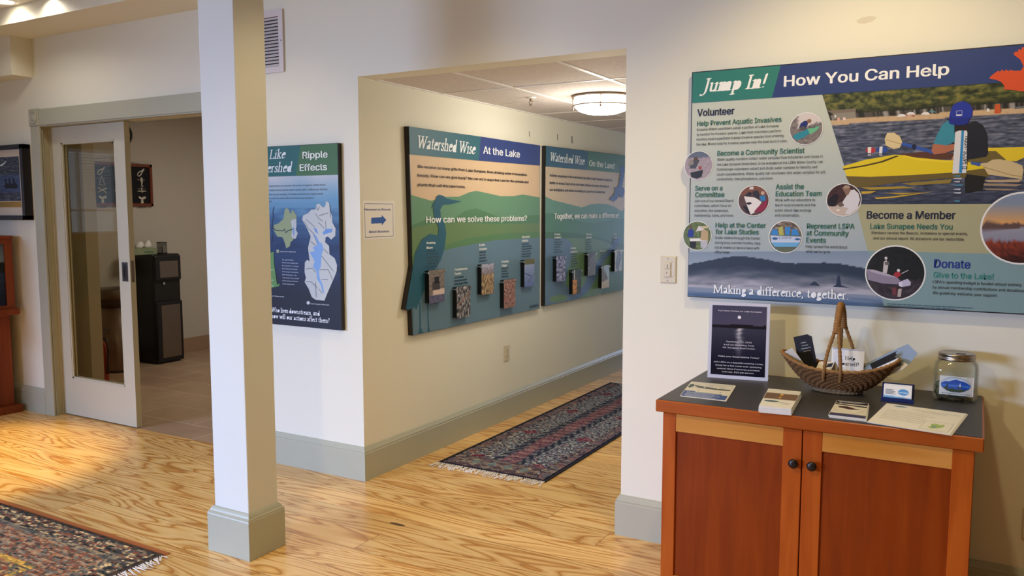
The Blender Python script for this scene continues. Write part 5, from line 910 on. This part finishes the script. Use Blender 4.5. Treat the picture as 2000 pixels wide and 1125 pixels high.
# ------------------------------------------------------------------ woven basket
BX, BY = 2.434, -.205; bas = thing('basket', 'boat shaped woven seagrass basket with tall split handle in the middle of the cabinet', 'basket', (BX, BY, ZT))
LX, LYb = .201, .088
def hull(a, f):
    """point of the hull at angle a, height fraction f (0 foot .. 1 rim)"""
    c, s_ = math.cos(a), math.sin(a); k = f**.62; rx = .08+(LX-.08)*k; ry = .055+(LYb-.055)*f**.8; rimz = .088+.046*abs(c)**2.4; return Vector((BX+rx*(abs(c)**1.0)*(1 if c > 0 else -1), BY+ry*(abs(s_)**.9)*(1 if s_ > 0 else -1), ZT+.016+(rimz-.016)*f))
b = MB(); N = 72; NR = 11
for r in range(NR):
    f = (r+.5)/NR*.97
    pts = []
    for k in range(N*2):
        a = 2*PI*k/(N*2); p = hull(a, f); out = Vector((math.cos(a)*.6, math.sin(a), 0)).normalized(); pts.append(p+out*(.0030*math.sin(k*PI/2+r*PI)))
    b.tube(pts, [.0043*(1+.28*math.sin(k*PI/2+r*PI+.8)) for k in range(N*2)], 6, closed=True)
b.build('woven_body', MT['rope'], bas)
b = MB(); rg = [[hull(2*PI*k/N, f)*1.0+Vector((-math.cos(2*PI*k/N)*.003, -math.sin(2*PI*k/N)*.003, 0)) for k in range(N)] for f in (0.0, .25, .5, .75, .98)]; b.loft(rg, cap1=False); b.build('gap_shade', paint('basket_shadow_side', '4A3018', .9, var=.3, scale=60), bas)  # dark sheet inside the strands; shade of the weave gaps put into its colour
b = MB(); pts = [hull(2*PI*k/160, 1.0) for k in range(160)]; b.tube(pts, [.0062+.0016*math.sin(k*PI/1.6) for k in range(160)], 8, closed=True); b.build('rim', MT['rope2'], bas)
b = MB()
for zz, rr in ((.006, 1.0), (.0145, .98)): pts = [(BX+.082*rr*math.cos(2*PI*k/90), BY+.058*rr*math.sin(2*PI*k/90), ZT+zz) for k in range(90)]; b.tube(pts, [.0055+.0012*math.sin(k*PI/1.5) for k in range(90)], 7, closed=True)
b.build('foot_ring', MT['ropef'], bas)
def rope(b, ctrl, r0, m, tw=2.2):
    P = [];
    for i in range(len(ctrl)-1):
        p0, p1, p2, p3 = (Vector(ctrl[max(0, min(len(ctrl)-1, i+k))]) for k in (-1, 0, 1, 2))
        for j in range(m): t = j/m; P.append(.5*(2*p1+(p2-p0)*t+(2*p0-5*p1+4*p2-p3)*t*t+(3*p1-p0-3*p2+p3)*t**3))
    P.append(Vector(ctrl[-1])); b.tube(P, [r0*(1+.16*math.sin(k*tw)) for k in range(len(P))], 8)
fy, by_ = BY-.09, BY+.086; HT = ZT+.325
def hp(x, y, z): return (BX+x, BY+y, ZT+z)
b = MB()
for x0, x1 in ((-.036, -.008), (.02, .006)):
    rope(b, [hp(x0-.003, -.075, .05), hp(x0, -.092, .09), hp(x0*.75, -.088, .155), hp(x1, -.07, .235), hp(x1*.6, -.038, .30), hp(x1*.4, -.008, .322)], .0062, 14)
    rope(b, [hp(x0+.03, .072, .05), hp(x0+.03, .09, .09), hp(x0*.75+.02, .086, .155), hp(x1+.004, .07, .235), hp(x1*.6+.002, .035, .30), hp(x1*.4, -.008, .322)], .0062, 14)
b.build('handle_strands', MT['rope2'], bas)
b = MB()
rope(b, [hp(-.003, -.071, .225), hp(-.001, -.055, .272), hp(0, -.03, .306), hp(0, -.004, .322), hp(.001, .028, .308), hp(.003, .053, .272), hp(.004, .068, .23)], .0115, 16, 2.2); b.build('handle_grip', MT['rope2'], bas)

def leaf(name, label, cat, c, rx, up_, wd, ht, th, mat_, grp, art=None, out=None):
    """flat folded leaflet: centre of its lower edge c, in-plane right rx, in-plane up up_"""
    c, rx, up_ = Vector(c), Vector(rx).normalized(), Vector(up_).normalized(); up_ = (up_-rx*up_.dot(rx)).normalized(); n = rx.cross(up_); pts = out or [(-wd/2, 0), (wd/2, 0), (wd/2, ht), (-wd/2, ht)]
    b = MB(); b.prism(pts, 0, th, lambda u, v, h: c+rx*u+up_*v+n*h); o = b.build(name, mat_, None, loc=c); tag(o, label, cat, grp)
    if art: A = Art(c+n*th, rx, up_); A.lift = .0003; art(A, wd, ht); A.flush('printed_face', o)
    return o
MD = paint('brochure_black', '17171C', .6, spec=.2); MC = paint('brochure_cream', 'DCD4C2', .6); MBL = paint('brochure_blue', '8296B0', .6, var=.04); MGR = paint('brochure_grey', '5A5E62', .5)
GD = 'dark brochures fanned in the left of the basket'
def dk(A, w_, h_):
    A.text('LSPA:', (-.018, h_-.02), (.004, h_-.02), 'D8D8DC', .01, .005, px=False); A.text('always', (-.016, h_-.031), (.008, h_-.031), 'D8D8DC', .01, .005, px=False); A.text('keeping the', (-.02, h_-.042), (.017, h_-.042), 'D8D8DC', .01, .005, px=False); A.text('lights on', (-.014, h_-.053), (.014, h_-.053), 'D8D8DC', .01, .005, px=False); A.poly([(.004, .012), (.012, .026), (.02, .008)], '8E8A98', False)
upd = Vector((-.38, .25, .9))
d0 = Vector((2.342, -.2, ZT+.045))
for k in range(4):
    d_ = d0+Vector((-.0065, .0095, .0006))*(3-k)
    leaf('brochure', 'front dark brochure with white words about keeping the lights on, in the basket' if k == 3 else 'dark brochure tucked behind the front lights on brochure, edge showing', 'brochure', d_, (.93, -.22, .3), upd, .058, .15, .0012, MD, GD, dk if k == 3 else None)
GC = 'cream brochures at the left end of the basket'
def cr(A, w_, h_): 
    for k in range(5): A.line([(-.02+.007*k, h_-.03-.006*k), (-.012+.006*k, h_*.5), (.004+.004*k, .02)], .0022, '6E7A78' if k % 2 else 'A8AAA0', False)
upc = Vector((-.72, .05, .62)); c0 = Vector((2.322, -.232, ZT+.062))
for k in range(3):
    leaf('brochure', 'front cream brochure with grey wave lines leaning at the left end of basket' if k == 2 else 'cream brochure behind the wave line one at the left end of basket', 'brochure', c0+Vector((-.003, .007, -.0035))*(2-k), (.75, -.55, .5), upc, .05, .105, .001, MC, GC, cr if k == 2 else None)
leaf('brochure', 'small folded leaflet with dark photo lying low between basket handle and dark brochures', 'brochure', (2.385, -.235, ZT+.078), (.95, -.25, .12), (-.1, .6, .35), .06, .05, .001, MC, None, lambda A, w_, h_: A.poly([(.004, .018), (.026, .02), (.026, .042), (.008, .038)], '26262C', False))
# help yourself card
hy = -.205; hc = on(1654, 728, 'y', hy); 
hs = leaf('help_card', 'white help yourself card in a clear sleeve behind the basket handle', 'sign', hc+Vector((0, 0, -.006)), (1, -.05, 0), (0, .1, 1), .112, .094, .002, MT['white'], None, lambda A, w_, h_: (A.text('Help', (-.009, .054), (.026, .054), '202028', cap=.013, px=False, font='serif', wgt=1.0), A.text('Yourself!', (-.034, .033), (.039, .033), '202028', cap=.013, px=False, font='serif', wgt=1.0), A.poly([(-.055, .089), (.055, .089), (.055, .0935), (-.055, .0935)], 'B8BCCC', False)))
# loon-print leaflets leaning out at the right end
GB = 'blue grey leaflets leaning out of the right end of the basket'
upb = Vector((.82, .05, .52)); rb = Vector((.5, -.45, -.75)).normalized()
blue_out = [(-.036, 0), (.03, .0), (.034, .14), (.012, .178), (-.034, .165), (-.036, .12)]
o0 = Vector((2.535, -.19, ZT+.075))
leaf('brochure', 'large blue grey leaflet with pointed end, rearmost at the right end of basket', 'brochure', o0+Vector((.0, .012, .0)), rb, upb, .07, .165, .001, MBL, GB, None, blue_out)
leaf('brochure', 'black leaflet strip lying across the blue grey leaflets in the basket', 'brochure', o0+Vector((-.003, -.006, .019)), rb, upb, .022, .108, .0015, MD, GB, None, [(-.011, .014), (.011, .014), (.013, .105), (.004, .1), (.0, .112), (-.006, .108), (-.011, .118)])
leaf('brochure', 'white leaflet strip just below the black one in the basket', 'brochure', o0+Vector((.004, -.012, .004)), rb, upb, .018, .1, .0012, MT['white'], GB, None, [(-.008, .03), (.007, .03), (.008, .105), (-.003, .112), (-.008, .1)])
leaf('brochure', 'dark grey leaflet strip between the two white strips in the basket', 'brochure', o0+Vector((.01, -.018, -.008)), rb, upb, .018, .11, .0012, MGR, GB, None, [(-.009, .03), (.007, .025), (.01, .12), (.002, .108), (-.003, .13), (-.009, .11)])
leaf('brochure', 'white leaflet resting lowest on the right rim of the basket', 'brochure', o0+Vector((.022, -.022, -.016)), rb, upb, .024, .12, .0012, MC, GB, None, [(-.011, .02), (.01, .02), (.012, .1), (.004, .125), (-.008, .118)])
leaf('brochure', 'lower blue grey leaflet whose base shows in the basket under the black strip', 'brochure', o0+Vector((-.012, -.012, -.004)), rb, upb, .05, .07, .001, MBL, GB)

# business card holder
h0 = on(1722, 783, 'z', ZT); h1 = on(1782, 789, 'z', ZT); dr = Vector((h1.x-h0.x, h1.y-h0.y, 0)).normalized(); bk = Vector((-dr.y, dr.x, 0)); Wc = (h1-h0).length+.006; h0 = h0-dr*.003
bc = thing('card_holder', 'navy acrylic holder of white business cards right of the basket', 'card holder', (h0.x+.05, h0.y+.03, ZT))
b = MB()
for prof in ([(0, 0), (.055, 0), (.055, .006), (0, .006)], [(0, .004), (.004, .004), (.007, .014), (.003, .014)], [(.03, .004), (.05, .004), (.062, .056), (.05, .058)]): b.prism(prof, 0, Wc, lambda u, v, h: h0+dr*h+bk*u+Vector((0, 0, v+.0003)))
b.build('holder', MT['navy'], bc)
GK = 'business cards in the navy holder'; ru = (bk*.28+Vector((0, 0, 1))).normalized()
for k in range(6):
    q0 = h0+dr*(Wc/2)+bk*(.030-.0042*k)+Vector((0, 0, .0068))
    def bca(A, w_, h_):
        A.raster([(-w_/2+.001, h_*.38), (w_/2-.001, h_*.38), (w_/2-.001, .001), (-w_/2+.001, .001)], 14, 8, lambda s, t: (240, 240, 240) if t < .25+.35*s else mix((150, 200, 232), (84, 158, 210), t), px=False); A.layer(.0002)
        A.poly(ell(.018, h_*.56, .017, .011), '5A9AD0', False); A.layer(.0002); A.poly([(.002, h_*.53), (.008, h_*.5), (.018, h_*.5), (.03, h_*.5), (.034, h_*.53), (.026, h_*.56), (.016, h_*.54), (.008, h_*.57)], 'D8E8F4', False); A.text('LSPA', (.008, h_*.14), (.03, h_*.14), '8AA8B8', 0, .0055, px=False)
        for j, (e, y) in enumerate(((-.012, .68), (-.018, .62), (-.008, .56), (-.008, .5), (-.014, .44), (-.005, .38))): A.poly([(-w_/2+.006, h_*y), (e, h_*y), (e, h_*y+.0014), (-w_/2+.006, h_*y+.0014)], '6A7076', False)
    leaf('business_card', 'front business card with a blue lake oval in the navy holder' if k == 5 else 'business card behind the front one in the navy holder', 'business card', q0, dr, ru, .089, .05, .0006, MT['white'], GK, bca if k == 5 else None)

# ------------------------------------------------------------------ donation jar
JX, JY = 2.813, -.125; jar = thing('donation_jar', 'square glass donation jar with metal lid and lake label at the right of the cabinet', 'jar', (JX, JY, ZT))
def sq(hw, z, e=4.5, n=48): 
    out = []
    for k in range(n):
        a = 2*PI*(k+.5)/n; c, s_ = math.cos(a), math.sin(a); d = (abs(c)**e+abs(s_)**e)**(-1/e); out.append((JX+hw*c*d, JY+hw*s_*d, ZT+z))
    return out
JH = .146
b = MB(); b.loft([sq(.058, .0005), sq(.066, .003), sq(.070, .012), sq(.071, .03), sq(.071, .108), sq(.069, .124), sq(.064, .134, 3.2), sq(.057, .141, 2.3), sq(.056, .150, 2)], cap1=False); b.build('glass_body', MT['jar'], jar)
b = MB(); b.loft([sq(.060, .006), sq(.066, .010), sq(.0675, .03), sq(.0675, .106), sq(.0655, .122), sq(.060, .132, 3.2), sq(.0535, .141, 2.3), sq(.053, .150, 2)], cap1=False); b.build('inner_wall', MT['jar'], jar)
lidz = ZT+.148; b = MB(); b.lathe((JX, JY, lidz), [(.058, -.006), (.0595, -.005), (.0595, .001), (.0585, .002), (.0585, .012), (.0595, .013), (.0595, .016), (.057, .0185), (.054, .0185), (.052, .0175), (.001, .0175)], 48); lid = part(b.build('lid', MT['lidm'], jar), 'brushed metal screw lid')
b = MB(); b.box((JX-.002, JY-.022, lidz+.0176), (JX+.028, JY-.012, lidz+.0184)); part(b.build('coin_slot', MT['dark'], lid), 'dark coin slot')
jy = JY-.0655
A = Art((JX, jy, ZT), (1, 0, 0), (0, 0, 1)); b = MB(); b.box((JX-.048, jy, ZT+.026), (JX+.056, jy+.0006, ZT+.092)); lb = b.build('label', MT['white'], jar); A.lift = .0003
A.poly(ell(.002, .062, .0455, .0262, 0, 36), '20305C', False); A.layer(.0002); A.poly(ell(.002, .062, .0445, .0252, 0, 36), 'E4ECF2', False); A.layer(.0002)
top = [(-.0425, .0665), (-.03, .074), (-.02, .0725), (-.008, .078), (.004, .0815), (.016, .077), (.026, .076), (.038, .071), (.0465, .065)]
A.poly(top+[(.0465, .060), (.042, .051), (.03, .043), (-.026, .043), (-.038, .051), (-.0425, .058)], '2A5CC0', False); A.layer(.0002); A.poly([(-.0425, .0625), (.0465, .0625), (.0455, .056), (-.0415, .056)], '4A86DC', False); A.layer(.0002)
A.poly([(-.036, .051), (-.03, .054), (-.02, .047), (-.008, .05), (.004, .046), (.016, .049), (.03, .047), (.039, .05), (.03, .043), (.016, .038), (-.012, .038), (-.026, .042)], '2E4A2C', False); A.poly([(.013, .056), (.0145, .069), (.0165, .069), (.018, .056)], 'F0F2F2', False); A.poly([(-.028, .052), (-.024, .068), (-.02, .052)], '24382A', False); A.poly(ell(.015, .0545, .009, .002), '1E2C3A', False)
A.text('Lake Sunapee Protective Association', (-.043, .0305), (.05, .0305), '3A3E44', .015, .0042, px=False); A.flush('lake_logo', lb)
b = MB(); rr = random.Random(5)
for k in range(46):
    p = Vector((JX+rr.uniform(-.05, .05), JY+rr.uniform(-.05, .05), ZT+.011+rr.uniform(0, .01))); n_v = Vector((rr.uniform(-.5, .5), rr.uniform(-.5, .5), 1)); b.disc(p, n_v, rr.uniform(.009, .012), .0016, 12)
co = b.build('coins', MT['coin'], jar); co['kind'] = 'stuff'
b = MB()
for (cx_, cy_, cz_, sx, sy, sz) in ((-.045, -.03, .028, .016, .02, .018), (-.052, .0, .04, .01, .02, .022), (-.035, .03, .03, .022, .022, .014), (.01, .035, .026, .03, .018, .012), (.01, -.035, .024, .04, .015, .008)):
    ring = [[Vector((JX+cx_+sx*math.cos(2*PI*k/10)*math.cos(f)*(1+.35*nz(k*1.3, f*2, cx_*90)), JY+cy_+sy*math.sin(2*PI*k/10)*math.cos(f)*(1+.3*nz(k*1.7, f*2, 5+cx_*50)), ZT+cz_+sz*math.sin(f))) for k in range(10)] for f in (-1.4, -.8, -.2, .4, .9, 1.4)]
    b.loft(ring, smooth=False)
part(b.build('banknotes', MT['bill'], jar), 'crumpled green banknotes')

# ================================================================== left end: kiosk and framed picture
KX = -3.2; kio = thing('display_kiosk', 'cherry wood display kiosk with a dark lake screen at the left frame edge', 'kiosk', (KX-.3, -.55, 0))
RK = Matrix.Translation((KX, -.045, 0)) @ Matrix.Rotation(math.radians(-4), 4, 'Z')
def kbox(b, p, q, bev=.002): b.box(p, q, bev=bev, mat=RK)
b = MB(); kbox(b, (-.62, -1.05, .0), (.012, 0, .055)); b.build('plinth', MT['kiosk'], kio)
b = MB(); kbox(b, (-.6, -1.02, .055), (-.045, -.03, .72)); b.build('base_panel', MT['kiosk'], kio)
b = MB(); kbox(b, (-.62, -1.06, .72), (.028, .012, .765), .006); b.build('ledge', MT['kiosk'], kio)
b = MB(); y0, y1, z0, z1 = -1.03, -.008, .765, 1.27; sy0, sy1, sz0, sz1 = -.975, -.062, .79, 1.232
kbox(b, (-.5, y0, z0), (-.03, y1, z1), 0)
for p, q in (((-.03, y0, z0), (0, sy0, z1)), ((-.03, sy1, z0), (0, y1, z1)), ((-.03, sy0, sz1), (0, sy1, z1)), ((-.03, sy0, z0), (0, sy1, sz0))): kbox(b, p, q, 0)
b.build('screen_housing', MT['kiosk'], kio)
b = MB(); kbox(b, (-.5, y0-.012, z1), (.012, y1+.004, z1+.022), .004); b.build('cornice', MT['kiosk'], kio)
b = MB(); kbox(b, (-.0299, sy0, sz0), (-.012, sy1, sz1), 0); scr = part(b.build('screen', MT['black'], kio), 'dark screen showing a lake at dusk')
o_ = RK @ Vector((-.0118, sy0, sz0)); R3 = RK.to_3x3(); A = Art(o_, R3 @ Vector((0, 1, 0)), R3 @ Vector((0, 0, 1))); ws, hs_ = sy1-sy0, sz1-sz0
def dusk(s, t):
    hill = .30-.12*math.exp(-((s-.8)/.12)**2)-.05*math.exp(-((s-.45)/.2)**2)+.01*nz(s*30, 0)
    if t < hill: return mix((84, 100, 120), (118, 134, 146), t*3)
    if t < .46: return mix((22, 26, 26), (36, 38, 34), nz(s*20, t*30)+.5)
    return mix((40, 52, 78), (14, 20, 44), (t-.46)*2+.3*nz(s*4, t*16))
A.raster([(0, hs_), (ws, hs_), (ws, 0), (0, 0)], 50, 36, dusk, px=False); A.layer(); A.poly([(ws*.885, hs_*.54), (ws*.895, hs_*.59), (ws*.905, hs_*.54)], 'C8CCD0', False); A.flush('lake_picture', scr, MT['inkgloss'])
FX1, FZ0, FZ1 = -3.0, 1.405, 1.937; FD = .06
pf = thing('framed_picture', 'black framed matted photo of loons on dark water hanging above the kiosk', 'picture', (-3.3, 0, 1.67)); FX0 = -3.75
b = MB()
for p, q in (((FX0, -FD, FZ0), (FX0+.035, 0, FZ1)), ((FX1-.035, -FD, FZ0), (FX1, 0, FZ1)), ((FX0, -FD, FZ0), (FX1, 0, FZ0+.032)), ((FX0, -FD, FZ1-.032), (FX1, 0, FZ1))): b.box(p, q, bev=.002)
b.build('frame', MT['blackm'], pf)
b = MB(); b.box((FX0+.03, -FD+.02, FZ0+.03), (FX1-.03, -.004, FZ1-.03)); part(b.build('mat_board', paint('mat_board', 'D8CCB8', .8), pf), 'cream mat')
A = Art((FX0, -FD+.02, FZ0), (1, 0, 0), (0, 0, 1)); Wf = FX1-FX0; A.lift = .001; A.raster([(.14, .45), (Wf-.075, .45), (Wf-.075, .135), (.14, .135)], 70, 50, lambda s, t: pick(['1A1C24', '363C48', '5A6472', '86888C'], .4+.55*nz(s*8, t*42)+.4*nz(s*17, t*80, 2)) if t < .42 or t > .8 else mix((42, 60, 104), (92, 104, 132), .5+.6*nz(s*6, t*40)), px=False); A.layer()
for cx_, s_ in ((.545, 1), (.60, 1.1), (.5, .8)): A.poly([(cx_-.04*s_, .235), (cx_-.012*s_, .262), (cx_-.016*s_, .285), (cx_-.004*s_, .3), (cx_+.012*s_, .288), (cx_+.006*s_, .27), (cx_+.034*s_, .25), (cx_+.04*s_, .228), (cx_, .222)], '14161A', False)
A.poly([(.42, .39), (.47, .405), (.52, .425), (.5, .405), (.46, .385)], 'C8D4D4', False); A.poly([(.14, .09), (Wf-.075, .09), (Wf-.075, .131), (.14, .131)], 'A8843C', False); A.layer()
for k, (e, y) in enumerate(((.05, .12), (.1, .112), (.09, .104), (.13, .097))): A.poly([(.35, y), (Wf-.075-e, y), (Wf-.075-e, y+.002), (.35, y+.002)], '6A5426', False)
A.flush('loon_photo', pf)

# ================================================================== things in the service room
wx = -4.27
# black and silver water cooler
q0, q1 = on(310, 713, 'z', 0), on(360, 703, 'z', 0); wc = thing('water_cooler', 'black floor standing water cooler with silver panels inside the tiled room', 'water cooler', (-4.08, 1.79, 0))
WX0, WX1, WY0, WY1, WZ = -4.24, -3.915, 1.645, 1.945, 1.055
b = MB(); b.box((WX0, WY0, .02), (WX1-.03, WY1, WZ), bev=.008, seg=2); b.box((WX0+.02, WY0+.01, 0), (WX1-.06, WY1-.01, .03)); b.build('body', MT['black'], wc)
b = MB(); b.box((WX1-.035, WY0+.004, .012), (WX1, WY1-.004, .6), bev=.012, seg=2); dr_ = b.build('lower_door', MT['black'], wc)
b = MB(); b.box((WX1-.003, WY0+.055, .055), (WX1+.002, WY1-.035, .565), bev=.002); part(b.build('silver_panel', MT['steel'], dr_), 'brushed silver door panel')
b = MB(); b.box((WX1-.035, WY0+.004, .8), (WX1-.002, WY1-.004, WZ-.012), bev=.012, seg=2); hd = b.build('control_head', MT['black'], wc)
b = MB(); b.box((WX1-.006, WY0+.055, .83), (WX1, WY1-.04, .99), bev=.002); pnl = part(b.build('silver_panel', MT['steel'], hd), 'brushed silver upper panel'); b = MB(); b.box((WX1, WY0+.115, .955), (WX1+.001, WY1-.1, .975)); b.build('badge', MT['black'], pnl)
b = MB(); b.box((WX1-.034, WY0+.012, .615), (WX1-.028, WY1-.012, .79)); b.build('dispenser_bay', MT['dark'], wc)
b = MB(); b.disc((WX1-.028, WY0+.1, .775), (1, 0, 0), .013, .02, 16); b.disc((WX1-.008, WY0+.1, .775), (1, 0, 0), .009, .006, 14); part(b.build('tap_button', MT['chrome'], wc), 'small round chrome button')
# tissue box and mesh pencil cup on its top
tb = thing('tissue_box', 'green and white tissue box on top of the water cooler', 'tissue box', (-4.05, 1.62, WZ)); b = MB(); b.box((-4.12, 1.50, WZ+.0002), (-3.995, 1.738, WZ+.062), bev=.002); b.build('carton', paint('tissue_carton', '8E9A78', .7, var=.2, scale=20), tb)
b = MB(); b.box((-3.9952, 1.6, WZ+.018), (-3.9945, 1.70, WZ+.03)); part(b.build('printed_name', paint('tissue_print', '4E7A58', .7), tb), 'darker green print')
for (cy_, h_, sd) in ((1.585, .062, 1), (1.67, .07, 4)):
    b = MB(); R_ = [[Vector((-4.055+r*.8*math.cos(2*PI*k/14)*(1+.5*nz(k*.9, z*30, sd)), cy_+r*math.sin(2*PI*k/14)*(1+.5*nz(k*1.1, z*30, sd+3))+z*.25, WZ+.06+z)) for k in range(14)] for r, z in ((.03, 0), (.042, .02), (.034, .045), (.014, h_), (.002, h_+.006))]; b.loft(R_); b.build('tissue', MT['white'], tb)
mc = thing('mesh_cup', 'black mesh cup of sweetener packets on the water cooler right of the tissue box', 'cup', (-4.0, 1.795, WZ)); b = MB(); cc = Vector((-4.0, 1.795, WZ+.0002)); b.lathe(cc, [(.048, 0), (.048, .012)], 28); b.lathe(cc, [(.0485, .108), (.0485, .114), (.0455, .114), (.0455, .108)], 28, caps=False); b.build('rims', MT['black'], mc)
t_ = NT('wire_mesh'); tr = t_.n('ShaderNodeBsdfTransparent'); mxs = t_.n('ShaderNodeMixShader'); mxs.inputs[0].default_value = .5; t_.b.inputs['Base Color'].default_value = (.01, .01, .01, 1); t_.l(tr.outputs[0], mxs.inputs[1]); t_.l(t_.b.outputs[0], mxs.inputs[2]); t_.l(mxs.outputs[0], t_.out.inputs[0])
b = MB(); b.lathe(cc, [(.046, .012), (.0465, .108)], 28, caps=False); b.build('mesh_wall', t_.m, mc)
for k in range(6): j = random.Random(k); o_ = MB(); o_.box((-.018, -.0015, 0), (.018, .0015, .07), mat=Matrix.Translation(cc+Vector((j.uniform(-.014, .014), j.uniform(-.02, .02), .008))) @ Matrix.Rotation(j.uniform(-.25, .25), 4, 'X') @ Matrix.Rotation(j.uniform(0, 3), 4, 'Z')); s_ = o_.build('sweetener_packet', MT['white'], None, loc=cc); tag(s_, 'white and pink sweetener packet standing in the black mesh cup', 'packet', 'packets in the mesh cup')
# waste bin and extinguisher seen through the door glass
tc = Vector((-4.02, 1.30, 0)); bt = on(215, 565, 'x', tc.x+.1).z; bn_ = thing('waste_bin', 'tall stainless steel waste bin seen through the door glass', 'bin', tc); b = MB(); b.lathe(tc, [(.165, .012), (.17, .02), (.17, bt-.17)], 40); b.build('can', MT['steel'], bn_)
b = MB(); b.lathe(tc, [(.172, 0), (.174, .004), (.174, .02), (.17, .022)], 40); b.lathe(tc, [(.1705, bt-.17), (.1725, bt-.168), (.1725, bt-.1), (.1705, bt-.098)], 40); part(b.build('black_band', MT['black'], bn_), 'black bands'); b = MB(); b.lathe(tc, [(.171, bt-.1), (.171, bt-.015), (.165, bt-.005), (.15, bt), (.09, bt+.004), (.001, bt+.005)], 40); b.build('lid', MT['steel'], bn_)
ec = Vector((-3.59, .83, 0)); ext = thing('fire_extinguisher', 'red fire extinguisher standing on the tiles seen through the door glass', 'extinguisher', ec); b = MB(); b.lathe(ec, [(.06, 0), (.068, .006), (.07, .02), (.07, .30), (.064, .33), (.045, .355), (.022, .37), (.02, .385)], 32); b.build('cylinder', MT['red'], ext)
b = MB(); b.lathe(ec, [(.022, .38), (.024, .385), (.024, .41), (.014, .415), (.014, .43)], 16); b.box((ec.x-.008, ec.y-.02, .425), (ec.x+.012, ec.y+.11, .435), bev=.002); b.box((ec.x-.008, ec.y-.01, .45), (ec.x+.012, ec.y+.1, .459), bev=.002, mat=Matrix.Identity(4)); b.box((ec.x-.006, ec.y-.015, .43), (ec.x+.006, ec.y+.005, .455)); b.build('valve_handle', MT['black'], ext)
b = MB(); b.tube([ec+Vector((.02, .01, .4)), ec+Vector((.075, .02, .39)), ec+Vector((.09, .025, .3)), ec+Vector((.085, .02, .18)), ec+Vector((.082, .018, .09))], .011, 10); b.build('hose', MT['black'], ext)
# framed knot board and clock on the service room wall
kn = thing('knot_board', 'red brown framed black board of rope knots on the service room wall', 'picture', (wx, 1.5, 1.72)); KY0_, KY1_, KZ0, KZ1 = 1.02, 1.905, 1.513, 1.922
b = MB(); e = .03
for p, q in (((wx, KY0_, KZ0), (wx+.028, KY0_+e, KZ1)), ((wx, KY1_-e, KZ0), (wx+.028, KY1_, KZ1)), ((wx, KY0_, KZ0), (wx+.028, KY1_, KZ0+e)), ((wx, KY0_, KZ1-e), (wx+.028, KY1_, KZ1))): b.box(p, q, bev=.004)
b.build('frame', MT['slotbrown'], kn); b = MB(); b.box((wx+.002, KY0_+e-.004, KZ0+e-.004), (wx+.012, KY1_-e+.004, KZ1-e+.004)); bd = b.build('backing_board', paint('black_felt', '15161A', .9), kn)
b = MB(); b.tube([(wx+.006, 1.16, KZ1), (wx+.006, 1.46, KZ1+.05), (wx+.006, 1.78, KZ1)], .0012, 5); b.build('hanging_wire', MT['dark'], kn)
def knot(cy, cz, kind):
    b = MB(); s = .05; x = wx+.017; P = lambda u, v, h=0: (x+h, cy+u*s, cz+v*s)
    if kind == 0: b.tube([P(.7, .8), P(.1, .35), P(-.55, .1), P(-.8, -.4), P(-.5, -.7), P(0, -.3), P(.25, .2), P(.6, .7, .006)], .0055, 6)
    elif kind == 1: b.tube([P(0, .9), P(-.1, .2), P(.1, -.3), P(-.05, -.8), P(.3, -.8)], .006, 6); b.tube([P(.1, .8, .004), P(.15, 0, .004), P(-.1, -.5, .004)], .005, 6)
    elif kind == 2: b.tube([P(-.9, -.05), P(.9, .0)], .005, 6); b.tube([P(0, .7), P(-.1, .1, .006), P(.15, -.1, .006), P(.0, -.3)], .0055, 6)
    elif kind == 3: b.tube([P(.8*math.sin(3*a)*math.cos(a), .8*math.sin(3*a)*math.sin(a)+.2, .004*math.sin(5*a)) for a in (k*PI/24 for k in range(25))], .006, 6); b.tube([P(-.5, -1), P(0, 0), P(.4, -1)], .005, 6)
    elif kind == 4: b.tube([P(-.6, -.8), P(0, .9), P(.6, -.8), P(-.6, -.75)], .004, 6)
    elif kind == 5: b.tube([P(-.9, .5), P(0, 0), P(.9, .4)], .005, 6); b.tube([P(-.9, -.4), P(0, .05, .006), P(.9, -.5)], .005, 6)
    part(b.build('rope_knot', MT['fringe'], bd), 'pale rope knot')
    A = Art((x-.0045, 0, 0), (0, 1, 0), (0, 0, 1)); A.poly([(cy-.04, cz-.072), (cy+.04, cz-.072), (cy+.04, cz-.062), (cy-.04, cz-.062)], '7A726A', False); A.flush('name_strip', bd)
for cy_, row in ((1.37, (0, 4, 5, 3)), (1.785, (0, 1, 2, 3)), (1.56, (2, 1, 0, 5)), (1.17, (1, 0, 3, 2))):
    for k, kd in enumerate(row): knot(cy_, KZ1-.085-.088*k, kd)
A = Art((wx+.013, 0, 0), (0, 1, 0), (0, 0, 1)); A.poly([(1.52, 1.64), (1.50, 1.66), (1.57, 1.79), (1.63, 1.66), (1.62, 1.64)], 'CFC4BA', False); A.flush('sail_card', bd)
cz = on(237, 262, 'x', wx+.02); ck = thing('wall_clock', 'round black rimmed wall clock partly hidden by the sliding door rail', 'clock', (wx, cz.y, cz.z)); RC = .118; b = MB()
ringp = lambda r, h: [(wx+h, cz.y+r*math.cos(2*PI*k/40), cz.z+r*math.sin(2*PI*k/40)) for k in range(40)]
b.loft([ringp(RC, 0), ringp(RC, .02), ringp(RC-.01, .03), ringp(RC-.022, .026), ringp(RC-.024, .012)]); b.build('rim', MT['black'], ck); b = MB(); b.loft([ringp(RC-.02, .012), ringp(RC-.02, .014)]); fc = b.build('face', MT['white'], ck)
b = MB(); b.box((wx+.0145, cz.y-.003, cz.z), (wx+.016, cz.y+.003, cz.z+.07)); b.box((wx+.016, cz.y, cz.z-.003), (wx+.0175, cz.y+.05, cz.z+.003)); b.build('hands', MT['black'], fc)
bpy.context.view_layer.update()
